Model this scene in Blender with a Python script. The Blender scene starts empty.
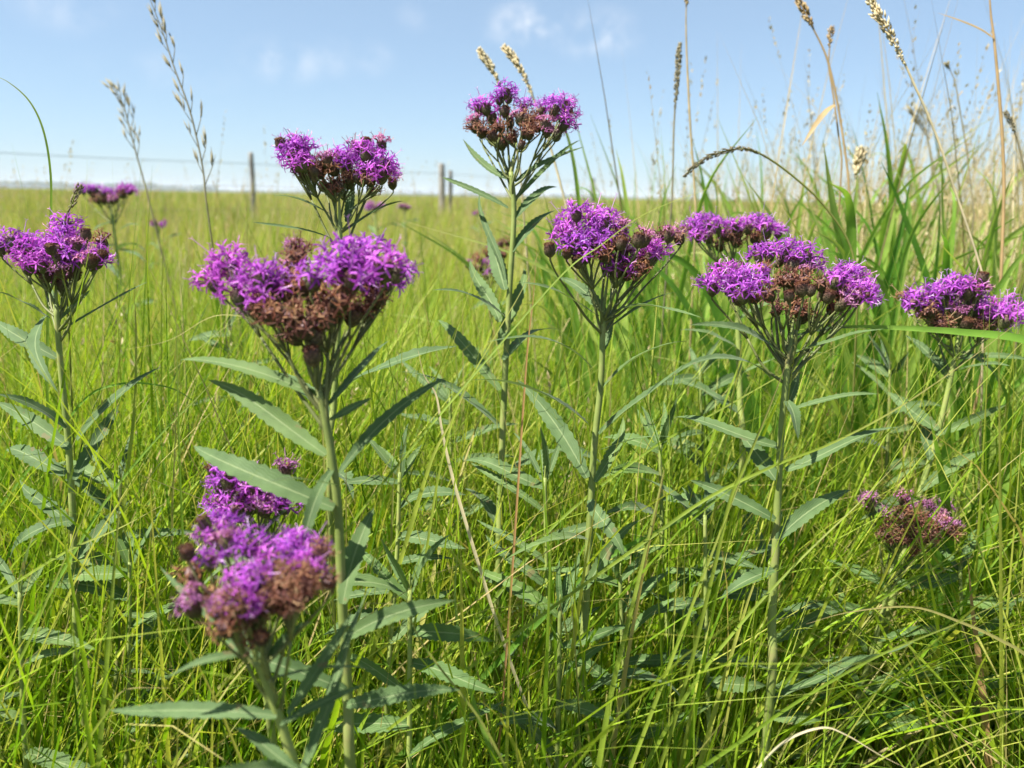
import bpy, math, random
import numpy as np
from mathutils import Vector, Matrix, Quaternion

random.seed(11)
rng = np.random.default_rng(5)
R = math.radians
sc = bpy.context.scene
COL = sc.collection

# ------------------------------------------------------------------ camera
H = 0.80                      # eye height above the soil
F = 773.0                     # focal length in pixels
PITCH = math.atan(188 / F)
ROLL = R(1.0)
cf = Vector((0, math.cos(PITCH), -math.sin(PITCH)))
r0 = Vector((1, 0, 0)); u0 = r0.cross(cf)
cr = (r0 * math.cos(ROLL) + u0 * math.sin(ROLL)).normalized()
cu = cr.cross(cf).normalized()
CAMP = Vector((0, 0, H))

def P(px, py, d):
    """A point of the meadow seen at pixel px, py, d metres deep."""
    return CAMP + d * (cf + cr * ((px - 512) / F) - cu * ((py - 384) / F))

cam = bpy.data.cameras.new('camera')
cam.sensor_width = 36; cam.lens = 36 * F / 1024
cam.clip_start = 0.02; cam.clip_end = 8000
cam.dof.use_dof = True; cam.dof.focus_distance = 0.57; cam.dof.aperture_fstop = 7.5
co = bpy.data.objects.new('camera', cam); COL.objects.link(co)
M4 = Matrix.Identity(4)
for i in range(3):
    M4[i][0] = cr[i]; M4[i][1] = cu[i]; M4[i][2] = -cf[i]; M4[i][3] = CAMP[i]
co.matrix_world = M4
sc.camera = co

# ------------------------------------------------------------------ light
SUN_EL, SUN_AZ = R(57), R(-108)          # azimuth measured from the view direction (+Y), negative = left
sd = Vector((math.sin(SUN_AZ) * math.cos(SUN_EL), math.cos(SUN_AZ) * math.cos(SUN_EL), math.sin(SUN_EL)))
sl = bpy.data.lights.new('sun', 'SUN'); sl.energy = 5.0; sl.angle = R(0.53); sl.color = (1.0, 0.955, 0.88)
so = bpy.data.objects.new('sun', sl); COL.objects.link(so)
so.rotation_euler = sd.to_track_quat('Z', 'Y').to_euler()

W = bpy.data.worlds.new('World'); sc.world = W; W.use_nodes = True
nt = W.node_tree; nt.nodes.clear()
def N(nt, t, **kw):
    n = nt.nodes.new(t)
    for k, v in kw.items():
        if k.startswith('in_'):
            n.inputs[int(k[3:])].default_value = v
        else:
            setattr(n, k, v)
    return n
def L(nt, a, b): nt.links.new(a, b)
wo = N(nt, 'ShaderNodeOutputWorld'); bg = N(nt, 'ShaderNodeBackground'); bg.inputs[1].default_value = 0.064
sky = N(nt, 'ShaderNodeTexSky', sky_type='NISHITA', sun_disc=False, sun_elevation=SUN_EL, sun_rotation=SUN_AZ,
        altitude=200, air_density=.85, dust_density=.5, ozone_density=2.0)
tc = N(nt, 'ShaderNodeTexCoord')
noi = N(nt, 'ShaderNodeTexNoise'); noi.inputs['Scale'].default_value = 17; noi.inputs['Detail'].default_value = 7; noi.inputs['Roughness'].default_value = .6
L(nt, tc.outputs['Generated'], noi.inputs['Vector'])
mask = None
for (px, py, wx, wy, amt) in ((532, 25, 38, 17, 1.0), (598, 34, 36, 20, .7), (282, 60, 34, 18, .5), (334, 58, 26, 15, .26), (416, 18, 16, 12, .22), (372, 58, 20, 14, .28), (70, 8, 40, 18, .3), (175, 70, 60, 16, .18)):
    c = (P(px, py, 1) - CAMP).normalized()
    sub = N(nt, 'ShaderNodeVectorMath', operation='SUBTRACT'); sub.inputs[1].default_value = c
    L(nt, tc.outputs['Generated'], sub.inputs[0])
    mul = N(nt, 'ShaderNodeVectorMath', operation='MULTIPLY'); mul.inputs[1].default_value = (F / wx, F / wx, F / wy)
    L(nt, sub.outputs[0], mul.inputs[0])
    ln = N(nt, 'ShaderNodeVectorMath', operation='LENGTH'); L(nt, mul.outputs[0], ln.inputs[0])
    mr = N(nt, 'ShaderNodeMapRange', interpolation_type='SMOOTHSTEP')
    mr.inputs[1].default_value = 0.1; mr.inputs[2].default_value = 1.5; mr.inputs[3].default_value = amt; mr.inputs[4].default_value = 0
    L(nt, ln.outputs['Value'], mr.inputs[0])
    if mask is None: mask = mr.outputs[0]
    else:
        mx = N(nt, 'ShaderNodeMath', operation='MAXIMUM'); L(nt, mask, mx.inputs[0]); L(nt, mr.outputs[0], mx.inputs[1]); mask = mx.outputs[0]
nr = N(nt, 'ShaderNodeMapRange', interpolation_type='SMOOTHSTEP'); nr.inputs[1].default_value = .36; nr.inputs[2].default_value = .72
L(nt, noi.outputs['Fac'], nr.inputs[0])
mm = N(nt, 'ShaderNodeMath', operation='MULTIPLY'); L(nt, mask, mm.inputs[0]); L(nt, nr.outputs[0], mm.inputs[1])
tint = N(nt, 'ShaderNodeMix', data_type='RGBA', blend_type='MULTIPLY'); tint.inputs['Factor'].default_value = 1; tint.inputs['B'].default_value = (.86, .98, 1.10, 1)
L(nt, sky.outputs[0], tint.inputs['A'])
mixc = N(nt, 'ShaderNodeMix', data_type='RGBA'); mixc.inputs['B'].default_value = (6.6, 6.8, 7.2, 1)
L(nt, mm.outputs[0], mixc.inputs['Factor']); veil = N(nt, 'ShaderNodeMix', data_type='RGBA'); veil.inputs['Factor'].default_value = .46; veil.inputs['B'].default_value = (3.3, 4.3, 5.0, 1)
L(nt, tint.outputs['Result'], veil.inputs['A']); L(nt, veil.outputs['Result'], mixc.inputs['A'])
L(nt, mixc.outputs['Result'], bg.inputs[0]); L(nt, bg.outputs[0], wo.inputs[0])

vs = sc.view_settings; vs.view_transform = 'Standard'; vs.look = 'None'; vs.exposure = 1.36; vs.gamma = 1
sc.cycles.max_bounces = 8; sc.cycles.transmission_bounces = 5; sc.cycles.diffuse_bounces = 4; sc.cycles.glossy_bounces = 2
sc.cycles.use_denoising = True
sc.cycles.use_adaptive_sampling = True; sc.cycles.adaptive_threshold = 0.01
sc.cycles.sample_clamp_indirect = 6

# ------------------------------------------------------------------ materials
def base_mat(name):
    m = bpy.data.materials.new(name); m.use_nodes = True
    m.node_tree.nodes.clear()
    return m, m.node_tree
def ramp(nt, stops, src=None, interp='LINEAR'):
    r = N(nt, 'ShaderNodeValToRGB'); e = r.color_ramp; e.interpolation = interp
    while len(e.elements) < len(stops): e.elements.new(.5)
    for el, (p, c) in zip(e.elements, stops):
        el.position = p; el.color = (*c, 1)
    if src is not None: L(nt, src, r.inputs[0])
    return r.outputs[0]
def mixrgb(nt, fac, a, b, mode='MIX'):
    m = N(nt, 'ShaderNodeMix', data_type='RGBA', blend_type=mode)
    for s, v in (('Factor', fac), ('A', a), ('B', b)):
        if isinstance(v, (int, float)): m.inputs[s].default_value = v
        elif isinstance(v, tuple): m.inputs[s].default_value = (*v, 1)
        else: L(nt, v, m.inputs[s])
    return m.outputs['Result']
def mathn(nt, op, a, b=None, c=None):
    m = N(nt, 'ShaderNodeMath', operation=op)
    for i, v in enumerate((a, b, c)):
        if v is None: continue
        if isinstance(v, (int, float)): m.inputs[i].default_value = v
        else: L(nt, v, m.inputs[i])
    return m.outputs[0]
def thin(nt, col, trans=.35, rough=.55, spec=.35, tcol=None, bump=None, sheen=0):
    """A leaf-thin surface: gloss and diffuse with some light coming through."""
    p = N(nt, 'ShaderNodeBsdfPrincipled'); p.inputs['Roughness'].default_value = rough
    p.inputs['Specular IOR Level'].default_value = spec
    p.inputs['Sheen Weight'].default_value = sheen
    L(nt, col, p.inputs['Base Color'])
    t = N(nt, 'ShaderNodeBsdfTranslucent'); L(nt, tcol if tcol is not None else col, t.inputs[0])
    if bump is not None: L(nt, bump, p.inputs['Normal'])
    mx = N(nt, 'ShaderNodeMixShader'); mx.inputs[0].default_value = trans
    L(nt, p.outputs[0], mx.inputs[1]); L(nt, t.outputs[0], mx.inputs[2])
    o = N(nt, 'ShaderNodeOutputMaterial'); L(nt, mx.outputs[0], o.inputs[0])
def attr(nt, name):
    a = N(nt, 'ShaderNodeAttribute', attribute_name=name)
    s = N(nt, 'ShaderNodeSeparateXYZ'); L(nt, a.outputs['Vector'], s.inputs[0])
    return s.outputs

def grass_mat(name, stops, dryc=(.42, .33, .15), trans=.45):
    """data = (random per blade, position along blade, dryness)"""
    m, nt = base_mat(name)
    a = attr(nt, 'data')
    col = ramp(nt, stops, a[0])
    ge = N(nt, 'ShaderNodeNewGeometry')
    nz = N(nt, 'ShaderNodeTexNoise'); nz.inputs['Scale'].default_value = 55; nz.inputs['Detail'].default_value = 3
    L(nt, ge.outputs['Position'], nz.inputs['Vector'])
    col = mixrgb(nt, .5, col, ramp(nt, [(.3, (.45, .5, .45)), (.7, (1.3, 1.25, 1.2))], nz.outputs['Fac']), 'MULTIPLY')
    tip = mathn(nt, 'MULTIPLY', mathn(nt, 'POWER', a[1], 5.0), .55)
    dry = mathn(nt, 'MINIMUM', mathn(nt, 'ADD', a[2], mathn(nt, 'MULTIPLY', tip, a[0])), 1.0)
    col = mixrgb(nt, dry, col, dryc)
    tcol = mixrgb(nt, .6, col, (1.4, 1.35, .35), 'MULTIPLY')
    thin(nt, col, trans, .5, .16, tcol)
    return m
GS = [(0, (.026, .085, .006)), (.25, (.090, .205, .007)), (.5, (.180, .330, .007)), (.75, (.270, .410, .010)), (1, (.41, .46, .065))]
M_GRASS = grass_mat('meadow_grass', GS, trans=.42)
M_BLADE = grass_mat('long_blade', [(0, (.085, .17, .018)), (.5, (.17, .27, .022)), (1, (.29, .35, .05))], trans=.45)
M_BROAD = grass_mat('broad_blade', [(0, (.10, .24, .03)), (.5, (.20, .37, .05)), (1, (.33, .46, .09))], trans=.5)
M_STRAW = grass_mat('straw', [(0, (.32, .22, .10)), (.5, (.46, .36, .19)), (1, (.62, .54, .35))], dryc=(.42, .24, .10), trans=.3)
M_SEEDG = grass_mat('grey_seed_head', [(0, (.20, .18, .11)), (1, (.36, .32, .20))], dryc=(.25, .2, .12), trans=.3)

def leaf_mat(name, top, under, spots=.5, rough=.5, trans=.27):
    m, nt = base_mat(name)
    uv = N(nt, 'ShaderNodeUVMap'); s = N(nt, 'ShaderNodeSeparateXYZ'); L(nt, uv.outputs[0], s.inputs[0])
    v = mathn(nt, 'ABSOLUTE', mathn(nt, 'SUBTRACT', s.outputs[1], .5))        # 0 at midrib, .5 at margin
    w = mathn(nt, 'SINE', mathn(nt, 'ADD', mathn(nt, 'MULTIPLY', s.outputs[0], 44.0), mathn(nt, 'MULTIPLY', v, -26.0)))
    side = mathn(nt, 'POWER', mathn(nt, 'ABSOLUTE', w), 14.0)
    rib = N(nt, 'ShaderNodeMapRange'); rib.inputs[1].default_value = .015; rib.inputs[2].default_value = .055; rib.inputs[3].default_value = 1; rib.inputs[4].default_value = 0
    L(nt, v, rib.inputs[0])
    oi = N(nt, 'ShaderNodeObjectInfo')
    ge = N(nt, 'ShaderNodeNewGeometry')
    nz = N(nt, 'ShaderNodeTexNoise'); nz.inputs['Scale'].default_value = 90; nz.inputs['Detail'].default_value = 4
    L(nt, ge.outputs['Position'], nz.inputs['Vector'])
    col = mixrgb(nt, ge.outputs['Backfacing'], top, under)
    col = mixrgb(nt, .55, col, ramp(nt, [(.3, (.55, .62, .5)), (.7, (1.25, 1.2, 1.2))], nz.outputs['Fac']), 'MULTIPLY')
    col = mixrgb(nt, .7, col, ramp(nt, [(0, (.72, .78, .70)), (.5, (1, 1, 1)), (1, (1.25, 1.2, .8))], oi.outputs['Random']), 'MULTIPLY')
    col = mixrgb(nt, mathn(nt, 'MULTIPLY', rib.outputs[0], .55), col, (.30, .36, .17))
    col = mixrgb(nt, mathn(nt, 'MULTIPLY', side, .07), col, (.25, .31, .17))
    n2 = N(nt, 'ShaderNodeTexNoise'); n2.inputs['Scale'].default_value = 85; n2.inputs['Detail'].default_value = 2
    L(nt, ge.outputs['Position'], n2.inputs['Vector'])
    sp = N(nt, 'ShaderNodeMapRange'); sp.inputs[1].default_value = .68; sp.inputs[2].default_value = .71; sp.inputs[4].default_value = spots
    L(nt, n2.outputs['Fac'], sp.inputs[0])
    col = mixrgb(nt, sp.outputs[0], col, (.20, .13, .06))
    b = N(nt, 'ShaderNodeBump'); b.inputs['Strength'].default_value = .35; b.inputs['Distance'].default_value = .0005
    L(nt, mathn(nt, 'SUBTRACT', mathn(nt, 'MULTIPLY', nz.outputs['Fac'], .8), mathn(nt, 'ADD', side, rib.outputs[0])), b.inputs['Height'])
    thin(nt, col, trans, rough, .2, mixrgb(nt, .6, col, (1.3, 1.35, .45), 'MULTIPLY'), b.outputs[0], .15)
    return m
M_LEAF = leaf_mat('ironweed_leaf', (.098, .162, .056), (.13, .19, .078), rough=.6)
M_LEAF2 = leaf_mat('young_leaf', (.100, .175, .048), (.14, .21, .08), .2, rough=.6)

def plain_mat(name, stops, scale=120, rough=.6, by_object=True, spec=.3, bump=.3, other=None):
    m, nt = base_mat(name)
    ge = N(nt, 'ShaderNodeNewGeometry'); nz = N(nt, 'ShaderNodeTexNoise'); nz.inputs['Scale'].default_value = scale; nz.inputs['Detail'].default_value = 4
    L(nt, ge.outputs['Position'], nz.inputs['Vector'])
    col = ramp(nt, stops, nz.outputs['Fac'])
    if other: col = mixrgb(nt, mathn(nt, 'MULTIPLY', attr(nt, 'data')[2], .7), col, other)
    if by_object:
        oi = N(nt, 'ShaderNodeObjectInfo')
        col = mixrgb(nt, .6, col, ramp(nt, [(0, (.7, .7, .7)), (1, (1.3, 1.25, 1.2))], oi.outputs['Random']), 'MULTIPLY')
    p = N(nt, 'ShaderNodeBsdfPrincipled'); p.inputs['Roughness'].default_value = rough; p.inputs['Specular IOR Level'].default_value = spec
    L(nt, col, p.inputs['Base Color'])
    b = N(nt, 'ShaderNodeBump'); b.inputs['Strength'].default_value = bump; b.inputs['Distance'].default_value = .001
    L(nt, nz.outputs['Fac'], b.inputs['Height']); L(nt, b.outputs[0], p.inputs['Normal'])
    o = N(nt, 'ShaderNodeOutputMaterial'); L(nt, p.outputs[0], o.inputs[0])
    return m
M_STEM = plain_mat('ironweed_stem', [(.3, (.15, .20, .045)), (.55, (.22, .27, .07)), (.75, (.25, .23, .09))], 60, .55, other=(.105, .115, .04))
M_WOOD = plain_mat('weathered_wood', [(.3, (.16, .15, .135)), (.7, (.32, .30, .27))], 14, .85)
M_WIRE = plain_mat('fence_wire', [(.3, (.12, .11, .10)), (.7, (.25, .23, .21))], 30, .6)
M_TREES = plain_mat('far_trees', [(.35, (.035, .06, .03)), (.65, (.07, .10, .045))], .12, .9)

def floret_mat(name, lobes, tube, style):
    """data = (random, 0 tube .. 0.5 lobe .. 1 style)"""
    m, nt = base_mat(name)
    a = attr(nt, 'data')
    oi = N(nt, 'ShaderNodeObjectInfo')
    col = ramp(nt, [(0, tube), (.32, lobes), (.62, lobes), (1, style)], a[1])
    col = mixrgb(nt, .8, col, ramp(nt, [(0, (.42, .30, .42)), (.5, (.95, .9, .95)), (1, (1.5, 1.9, 1.4))], a[0]), 'MULTIPLY')
    col = mixrgb(nt, .7, col, ramp(nt, [(0, (.75, .68, .9)), (.5, (1, 1, 1)), (1, (1.2, 1.05, 1.0))], oi.outputs['Random']), 'MULTIPLY')
    thin(nt, col, .38, .6, .25, mixrgb(nt, .5, col, (1.3, .9, 1.25), 'MULTIPLY'))
    return m
M_BLOOM = floret_mat('purple_floret', (.50, .105, .61), (.30, .028, .27), (.72, .48, .77))
M_HALF = floret_mat('fading_floret', (.46, .18, .38), (.26, .10, .065), (.50, .31, .32))
M_WITHER = floret_mat('withered_floret', (.27, .125, .075), (.12, .045, .03), (.46, .29, .19))
M_TUFT = floret_mat('bud_tuft', (.17, .075, .035), (.09, .03, .02), (.24, .13, .07))
def bract_mat(name, a, b):
    m, nt = base_mat(name)
    d = attr(nt, 'data')
    col = ramp(nt, [(0, a), (.45, a), (1, b)], d[1])
    col = mixrgb(nt, .8, col, ramp(nt, [(0, (.6, .6, .6)), (1, (1.4, 1.35, 1.3))], d[0]), 'MULTIPLY')
    p = N(nt, 'ShaderNodeBsdfPrincipled'); p.inputs['Roughness'].default_value = .6; L(nt, col, p.inputs['Base Color'])
    o = N(nt, 'ShaderNodeOutputMaterial'); L(nt, p.outputs[0], o.inputs[0])
    return m
M_BRACT = bract_mat('bracts', (.085, .095, .035), (.115, .045, .045))
M_BRACTB = bract_mat('bud_bracts', (.10, .085, .045), (.095, .035, .030))

# ------------------------------------------------------------------ mesh helpers
class MB:
    def __init__(s): s.v = []; s.f = []; s.d = []; s.uv = []
    def add(s, v, f, d=None, uv=None):
        n = len(s.v); s.v += v; s.f += [tuple(i + n for i in q) for q in f]
        s.d += d if d is not None else [(.5, .5, 0)] * len(v)
        s.uv += uv if uv is not None else [(0, 0)] * len(v)
    def mesh(s, name, smooth=True):
        me = bpy.data.meshes.new(name); me.from_pydata([tuple(p) for p in s.v], [], s.f)
        at = me.attributes.new('data', 'FLOAT_VECTOR', 'POINT')
        at.data.foreach_set('vector', np.array(s.d, dtype=np.float32).ravel())
        ul = me.uv_layers.new(name='UVMap')
        vi = np.empty(len(me.loops), dtype=np.int32); me.loops.foreach_get('vertex_index', vi)
        ul.data.foreach_set('uv', np.array(s.uv, dtype=np.float32)[vi].ravel())
        if smooth: me.polygons.foreach_set('use_smooth', np.ones(len(me.polygons), dtype=bool))
        return me
def obj(name, me, mat=None, parent=None):
    if mat is not None and not me.materials: me.materials.append(mat)
    o = bpy.data.objects.new(name, me); COL.objects.link(o)
    if parent is not None: o.parent = parent
    return o
def tag(o, label=None, cat=None, group=None, kind=None):
    for k, v in (('label', label), ('category', cat), ('group', group), ('kind', kind)):
        if v: o[k] = v
    return o
def empty(name, loc, label, cat, group=None):
    o = bpy.data.objects.new(name, None); COL.objects.link(o); o.location = loc
    o.empty_display_size = .02
    return tag(o, label, cat, group)

def spline(pts, n):
    """Catmull-Rom through pts, n samples."""
    p = [Vector(q) for q in pts]
    if len(p) == 2:
        return [p[0].lerp(p[1], i / (n - 1)) for i in range(n)]
    p = [p[0] * 2 - p[1]] + p + [p[-1] * 2 - p[-2]]
    m = len(p) - 3; out = []
    for i in range(n):
        t = i / (n - 1) * m; k = min(int(t), m - 1); t -= k
        a, b, c, d = p[k:k + 4]
        out.append(.5 * ((2 * b) + (c - a) * t + (2 * a - 5 * b + 4 * c - d) * t * t + (3 * b - 3 * c + d - a) * t ** 3))
    return out
def tube(mb, pts, rads, sides=6, data=(.5, .5, 0)):
    n = len(pts); v = []; f = []; d = []
    t0 = (pts[1] - pts[0]).normalized(); nrm = t0.orthogonal().normalized()
    for i, p in enumerate(pts):
        t = (pts[min(i + 1, n - 1)] - pts[max(i - 1, 0)]).normalized()
        nrm = (nrm - t * nrm.dot(t)); nrm = nrm.normalized() if nrm.length > 1e-6 else t.orthogonal().normalized()
        b = t.cross(nrm)
        for k in range(sides):
            a = 2 * math.pi * k / sides
            v.append(p + (nrm * math.cos(a) + b * math.sin(a)) * rads[i]); d.append((data[0], i / (n - 1) if data[1] is None else data[1], data[2]))
    for i in range(n - 1):
        for k in range(sides):
            k2 = (k + 1) % sides
            f.append((i * sides + k, i * sides + k2, (i + 1) * sides + k2, (i + 1) * sides + k))
    f.append(tuple(range(sides))[::-1]); f.append(tuple((n - 1) * sides + k for k in range(sides)))
    mb.add(v, f, d)
def ribbon(mb, pts, wid, up, fold=.25, cross=5, rnd=.5, dry=0, twist=0, serr=0, tipdry=0, wave=0):
    """A leaf or blade along pts: wid(t) half width, up = the way its upper face looks, fold = V depth."""
    n = len(pts); v = []; f = []; d = []; uv = []
    wp0, wp1, wf = random.uniform(0, 6.28), random.uniform(0, 6.28), random.uniform(7, 15)
    for i, p in enumerate(pts):
        t = i / (n - 1)
        tan = (pts[min(i + 1, n - 1)] - pts[max(i - 1, 0)]).normalized()
        side = tan.cross(up)
        side = side.normalized() if side.length > 1e-5 else tan.orthogonal().normalized()
        if twist: side = Quaternion(tan, twist * t) @ side
        nn = side.cross(tan).normalized()
        w = wid(t) * (1 + serr * (.5 if i % 2 else -.5))
        for k in range(cross):
            s = (k / (cross - 1) - .5) * 2
            v.append(p + side * (s * w) + nn * (abs(s) ** 1.3 * w * fold + (wave * w * 2 * s * s * math.sin(wf * t + (wp0 if s > 0 else wp1)) if wave else 0))); d.append((rnd, t, min(1, dry + tipdry * max(0, t - .6) * 2.5))); uv.append((t, k / (cross - 1)))
    for i in range(n - 1):
        for k in range(cross - 1):
            a = i * cross + k
            f.append((a, a + 1, a + cross + 1, a + cross))
    mb.add(v, f, d, uv)

# ------------------------------------------------------------------ flower heads (shared meshes)
def ortho(a):
    x = a.orthogonal().normalized(); return x, a.cross(x).normalized()
def involucre_mesh(name, h, r, mat):
    mb = MB(); prof = [(0, .25), (.12, .62), (.35, .95), (.6, 1.0), (.85, .9), (1, .78)]
    seg = 10; v = []; f = []; d = []
    for z, rr in prof:
        for k in range(seg):
            a = 2 * math.pi * k / seg; v.append(Vector((math.cos(a) * rr * r, math.sin(a) * rr * r, z * h))); d.append((.3, z, 0))
    for i in range(len(prof) - 1):
        for k in range(seg):
            k2 = (k + 1) % seg; f.append((i * seg + k, i * seg + k2, (i + 1) * seg + k2, (i + 1) * seg + k))
    f.append(tuple((len(prof) - 1) * seg + k for k in range(seg)))
    mb.add(v, f, d)
    for ring in range(7):                       # overlapping pointed scales
        z = ring / 7 * .9
        rr = np.interp(z, [p[0] for p in prof], [p[1] for p in prof]) * r
        rt = np.interp(min(1, z + .2), [p[0] for p in prof], [p[1] for p in prof]) * r
        for k in range(9):
            a = 2 * math.pi * (k + .5 * (ring % 2)) / 9 + random.uniform(-.1, .1)
            e = Vector((math.cos(a), math.sin(a), 0)); s = Vector((-math.sin(a), math.cos(a), 0))
            q = random.random()
            mb.add([e * rr * 1.0 + Vector((0, 0, z * h)), e * (rr + rt) * .56 + s * r * .3 + Vector((0, 0, (z + .11) * h)), e * (rt * 1.05 + r * .16) + Vector((0, 0, (z + .25) * h)), e * (rr + rt) * .56 - s * r * .3 + Vector((0, 0, (z + .11) * h)), e * (rr + rt) * .59 + Vector((0, 0, (z + .11) * h))],
                   [(0, 1, 4), (1, 2, 4), (2, 3, 4), (3, 0, 4)], [(q, z, 0), (q, z + .1, 0), (q, 1, 0), (q, z + .1, 0), (q, z + .1, 0)])
    me = mb.mesh(name, False); me.materials.append(mat); return me
def florets_mesh(name, mat, n, cone, tl, ll, lw, style, curl, z0, r0):
    """n florets in a dome: tl tube length, ll lobe length, lw lobe half width, curl = droop of the lobes."""
    mb = MB()
    for i in range(n):
        th = cone * math.sqrt((i + .5) / n) + random.uniform(-.12, .12); ph = i * 2.39996 + random.uniform(-.25, .25)
        ax = Vector((math.sin(th) * math.cos(ph), math.sin(th) * math.sin(ph), math.cos(th)))
        x, y = ortho(ax); rr = math.sin(th)
        p0 = Vector((math.cos(ph) * rr * r0, math.sin(ph) * rr * r0, z0))
        T = tl * random.uniform(.8, 1.15); q = random.random()
        bend = Vector((random.uniform(-1, 1), random.uniform(-1, 1), random.uniform(-.4, .6))) * T * .14
        p1 = p0 + ax * T * .55 + bend * .5; p2 = p0 + ax * T + bend
        tube(mb, [p0, p1, p2], [.00028, .00035, .00062], 4, (q, 0.05, 0))
        a0 = random.uniform(0, 6.28)
        for k in range(5):
            a = a0 + k * 1.2566 + random.uniform(-.3, .3)
            o = x * math.cos(a) + y * math.sin(a); s = ax.cross(o)
            l = ll * random.uniform(.75, 1.2); sp = random.uniform(.65, 1.15) + curl * random.random()
            d1 = (ax * math.cos(sp * .6) + o * math.sin(sp * .6)); d2 = (ax * math.cos(sp * 1.5) + o * math.sin(sp * 1.5)); d3 = (ax * math.cos(sp * 2 + curl) + o * math.sin(sp * 2 + curl))
            c0 = p2 + o * .0003; c1 = c0 + d1 * l * .35; c2 = c1 + d2 * l * .4; c3 = c2 + d3 * l * .3
            w = lw * random.uniform(.8, 1.2); s = (s + ax * random.uniform(-.5, .5)).normalized()
            qq = min(1, max(0, q + random.uniform(-.3, .3)))
            mb.add([c0 - s * w * .6, c0 + s * w * .6, c1 - s * w, c1 + s * w, c2 - s * w * .8, c2 + s * w * .8, c3],
                   [(0, 1, 3, 2), (2, 3, 5, 4), (4, 5, 6)], [(qq, .32, 0)] * 2 + [(qq, .45, 0)] * 2 + [(qq, .55, 0)] * 3)
        if style > 0 and random.random() < .8:
            S = style * random.uniform(.5, 1.2) * (1.45 if th < .7 else .9)
            e = p2 + ax * S + Vector((random.uniform(-1, 1), random.uniform(-1, 1), random.uniform(0, 1))) * S * .2
            tube(mb, [p2, p2.lerp(e, .6), e], [.00028, .00028, .00024], 3, (q, .95, 0))
            for sg in (-1, 1):
                dd = (x * math.cos(a0) + y * math.sin(a0)) * sg
                tube(mb, [e, e + ax * .0012 + dd * .0006, e + ax * .0016 + dd * .0017], [.0002, .00018, .0001], 3, (q, .95, 0))
    me = mb.mesh(name, False); me.materials.append(mat); return me

INV = [involucre_mesh('bracts_urn', .0115, .0041, M_BRACT) for _ in range(3)]
INVB = [involucre_mesh('bracts_bud', .0100, .0040, M_BRACTB) for _ in range(2)]
BLOOM = [florets_mesh('florets_open', M_BLOOM, n, 1.75, .0064, .0080, .00062, .0072, .30, .0096, .0031) for n in (10, 11, 12, 13)]
HALF = [florets_mesh('florets_fading', M_HALF, n, 1.15, .0056, .0048, .00050, .0044, .9, .0096, .0031) for n in (11, 13)]
WITHER = [florets_mesh('florets_withered', M_WITHER, n, 1.1, .0052, .0082, .00046, .0046, 1.15, .0094, .0033) for n in (7, 8, 9)]
TUFT = [florets_mesh('bud_top', M_TUFT, 26, .85, .0026, .0012, .00022, 0, .1, .0085, .0030) for _ in range(2)]
KINDS = {'b': (INV, BLOOM, 'flower_head', .0158), 'h': (INV, HALF, 'fading_head', .0140), 'w': (INV, WITHER, 'withered_head', .0130), 'u': (INVB, TUFT, 'flower_bud', .007)}

# ------------------------------------------------------------------ ironweed plants
CAMUP = Vector((0, -1, .55)).normalized()
def leaf_obj(root, org, base, tip, wpx, dep, arch=.12, face=0.0, mat=None, tipz=None, fold=.3, twist=None, label=None):
    """base, tip = (px, py, depth); wpx = full width in pixels at that depth; face 0 = upper face looks up, 1 = looks at the viewer."""
    b = P(*base); t = P(*tip)
    up = Vector((0, 0, 1)).lerp(CAMUP, face).normalized()
    if face >= .45:                                  # a leaf rising away shows its lit upper face: slide the tip along its sight line
        up = Vector((random.uniform(-.32, -.05), -.62, .74)).normalized()
        ray = (t - CAMP).normalized(); den = ray.dot(up)
        if abs(den) > .12:
            k = (b - t).dot(up) / den
            t = t + ray * max(-.09, min(.11, k))
    l = (t - b).length
    if abs((t - b).normalized().dot(up)) > .93: up = CAMUP
    n = up - (t - b).normalized() * up.dot((t - b).normalized()); n.normalize()
    sv = n.cross((t - b).normalized()) * l * random.gauss(0, .05); sw = n.cross((t - b).normalized()) * l * random.gauss(0, .06)
    c1 = b.lerp(t, .35) + n * arch * l + sv; c2 = b.lerp(t, .7) + n * (arch * .85 + random.uniform(-.03, .10)) * l + sw
    pts = [((1 - u) ** 3) * b + 3 * u * (1 - u) ** 2 * c1 + 3 * u * u * (1 - u) * c2 + u ** 3 * t for u in [i / 27 for i in range(28)]]
    hw = wpx * dep / F * .44
    def wid(u):
        return hw * max(.03, (math.sin(math.pi * min(1, u * .93 + .07)) ** .75) * (1.18 - .45 * u)) if u < 1 else hw * .02
    mb = MB()
    ribbon(mb, [p - org for p in pts], wid, up, fold, 5, random.random(), 0, random.uniform(-.9, .9) if twist is None else twist, .20, wave=random.uniform(.03, .10))
    o = obj('leaf', mb.mesh('leaf'), mat or M_LEAF, root)
    if label: o['label'] = label
    return o

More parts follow.
